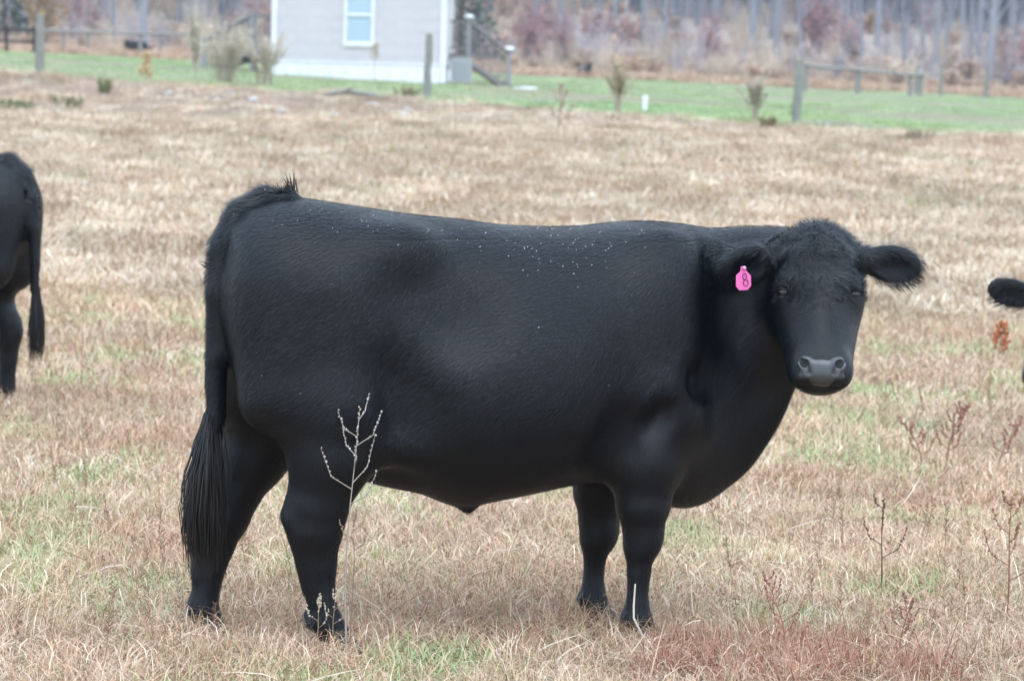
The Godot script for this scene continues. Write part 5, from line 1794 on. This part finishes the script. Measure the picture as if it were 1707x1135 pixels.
# ------------------------------------------------------------------ scene
func _ready() -> void:
	rng.seed = 4711
	noise_a.seed = 5
	noise_a.frequency = 0.05
	noise_a.fractal_octaves = 3
	noise_b.seed = 9
	noise_b.frequency = 0.05
	noise_b.fractal_octaves = 2
	# camera
	var cam := Camera3D.new()
	cam.name = "camera"
	cam.position = Vector3(0, 1.6, 0)
	cam.rotation = Vector3(deg_to_rad(-3.822), 0.0, deg_to_rad(1.4))
	cam.near = 0.1
	cam.far = 3000.0
	var look := CameraAttributesPhysical.new()
	look.frustum_focal_length = 126.0
	look.frustum_focus_distance = 10.4
	look.frustum_near = 0.1
	look.frustum_far = 3000.0
	look.exposure_aperture = 7.5
	cam.attributes = look
	cam.fov = 10.8966
	add_child(cam)
	# overcast sky and a veiled sun
	var env := Environment.new()
	var sky := Sky.new()
	var sm := ProceduralSkyMaterial.new()
	sm.sky_top_color = Color(0.79, 0.875, 0.97)
	sm.sky_horizon_color = Color(0.67, 0.70, 0.74)
	sm.sky_curve = 0.3
	sm.ground_bottom_color = Color(0.42, 0.40, 0.37)
	sm.ground_horizon_color = Color(0.50, 0.51, 0.52)
	sm.sky_energy_multiplier = 1.5
	sky.sky_material = sm
	env.background_mode = Environment.BG_SKY
	env.sky = sky
	env.background_energy_multiplier = 1.0
	env.tonemap_mode = Environment.TONE_MAPPER_LINEAR
	env.tonemap_exposure = 1.5
	env.sdfgi_enabled = true
	env.ssao_enabled = true
	env.ssil_enabled = true
	env.fog_enabled = true
	env.fog_density = 0.0003
	env.fog_light_color = Color(0.88, 0.90, 0.95)
	var we := WorldEnvironment.new()
	we.name = "environment"
	we.environment = env
	add_child(we)
	var sun := DirectionalLight3D.new()
	sun.name = "sun"
	sun.light_energy = 0.25
	sun.light_color = Color(1.0, 0.985, 0.97)
	sun.light_angular_distance = 40.0
	sun.sky_mode = DirectionalLight3D.SKY_MODE_LIGHT_ONLY
	sun.rotation = Vector3(deg_to_rad(-62.0), deg_to_rad(20.0), 0)
	sun.shadow_enabled = true
	add_child(sun)
	# materials
	coloured("straw", 0.75, 0.3)
	coloured("bark", 0.9, 0.2)
	coloured("hide", 0.5, 0.38)
	coloured("hair", 0.36, 0.43)
	coloured("horn", 0.5, 0.4)
	coloured("nose", 0.24, 0.55)
	coloured("lip", 0.45, 0.5)
	coloured("fleck", 0.8, 0.3)
	coloured("stone", 0.9, 0.3)
	plain("eye", Color(0.055, 0.04, 0.03), 0.04, 0.6)
	plain("tag_pink", lin(0.80, 0.13, 0.38), 0.45)
	plain("tag_stud", lin(0.75, 0.42, 0.55), 0.3)
	plain("tag_ink", lin(0.10, 0.02, 0.07), 0.6)
	var tim := plain("timber", Color.WHITE, 0.9, 0.2)
	tim.albedo_texture = noise_tex(0.02, 4, lin(0.16, 0.15, 0.13), lin(0.34, 0.33, 0.29), 3, 256)
	tim.uv1_triplanar = true
	tim.uv1_scale = Vector3(2.5, 0.5, 2.5)
	plain("dark_timber", lin(0.045, 0.03, 0.03), 0.8, 0.3)
	plain("metal", lin(0.25, 0.25, 0.25), 0.5)
	plain("white_plastic", lin(0.80, 0.80, 0.80), 0.4)
	var wp := plain("white_paint", Color.WHITE, 0.55, 0.4)
	wp.albedo_texture = noise_tex(0.02, 4, lin(0.66, 0.665, 0.66), lin(0.80, 0.80, 0.80), 8, 256)
	wp.uv1_triplanar = true
	wp.uv1_scale = Vector3(0.6, 0.6, 0.6)
	var sd := plain("siding", Color.WHITE, 0.6, 0.35)
	sd.albedo_texture = noise_tex(0.02, 4, lin(0.52, 0.485, 0.48), lin(0.59, 0.555, 0.545), 14, 256)
	sd.uv1_triplanar = true
	sd.uv1_scale = Vector3(0.4, 0.8, 0.4)
	var sb: StandardMaterial3D = sd.duplicate()
	sb.albedo_color = Color(0.985, 0.985, 0.985)
	mat["siding_b"] = sb
	plain("blind", lin(0.33, 0.47, 0.52), 0.7)
	var gl := plain("glass", Color(0.9, 0.97, 1.0, 0.12), 0.03)
	gl.transparency = BaseMaterial3D.TRANSPARENCY_ALPHA
	plain("roof", lin(0.10, 0.10, 0.11), 0.9)
	plain("ac_paint", lin(0.42, 0.44, 0.44), 0.5)
	plain("concrete", lin(0.35, 0.34, 0.32), 0.9)
	plain("deck", lin(0.235, 0.215, 0.205), 0.85, 0.25)
	plain("deck_post", lin(0.30, 0.30, 0.30), 0.85, 0.25)
	plain("tread", lin(0.36, 0.31, 0.26), 0.85, 0.25)
	plain("black_metal", lin(0.015, 0.013, 0.013), 0.5)
	mat["hoof_mesh"] = hoof_mesh()
	mat["eye_mesh"] = ball_mesh(0.0235)
	# setting, then things
	build_ground()
	build_woods()
	rng.seed = 12
	build_house()
	build_fences()
	rng.seed = 2024
	build_main_cow()
	rng.seed = 2025
	build_other_cows()
	rng.seed = 31
	build_grass()
	build_far_grass()
	rng.seed = 57
	build_weeds()
	build_small()
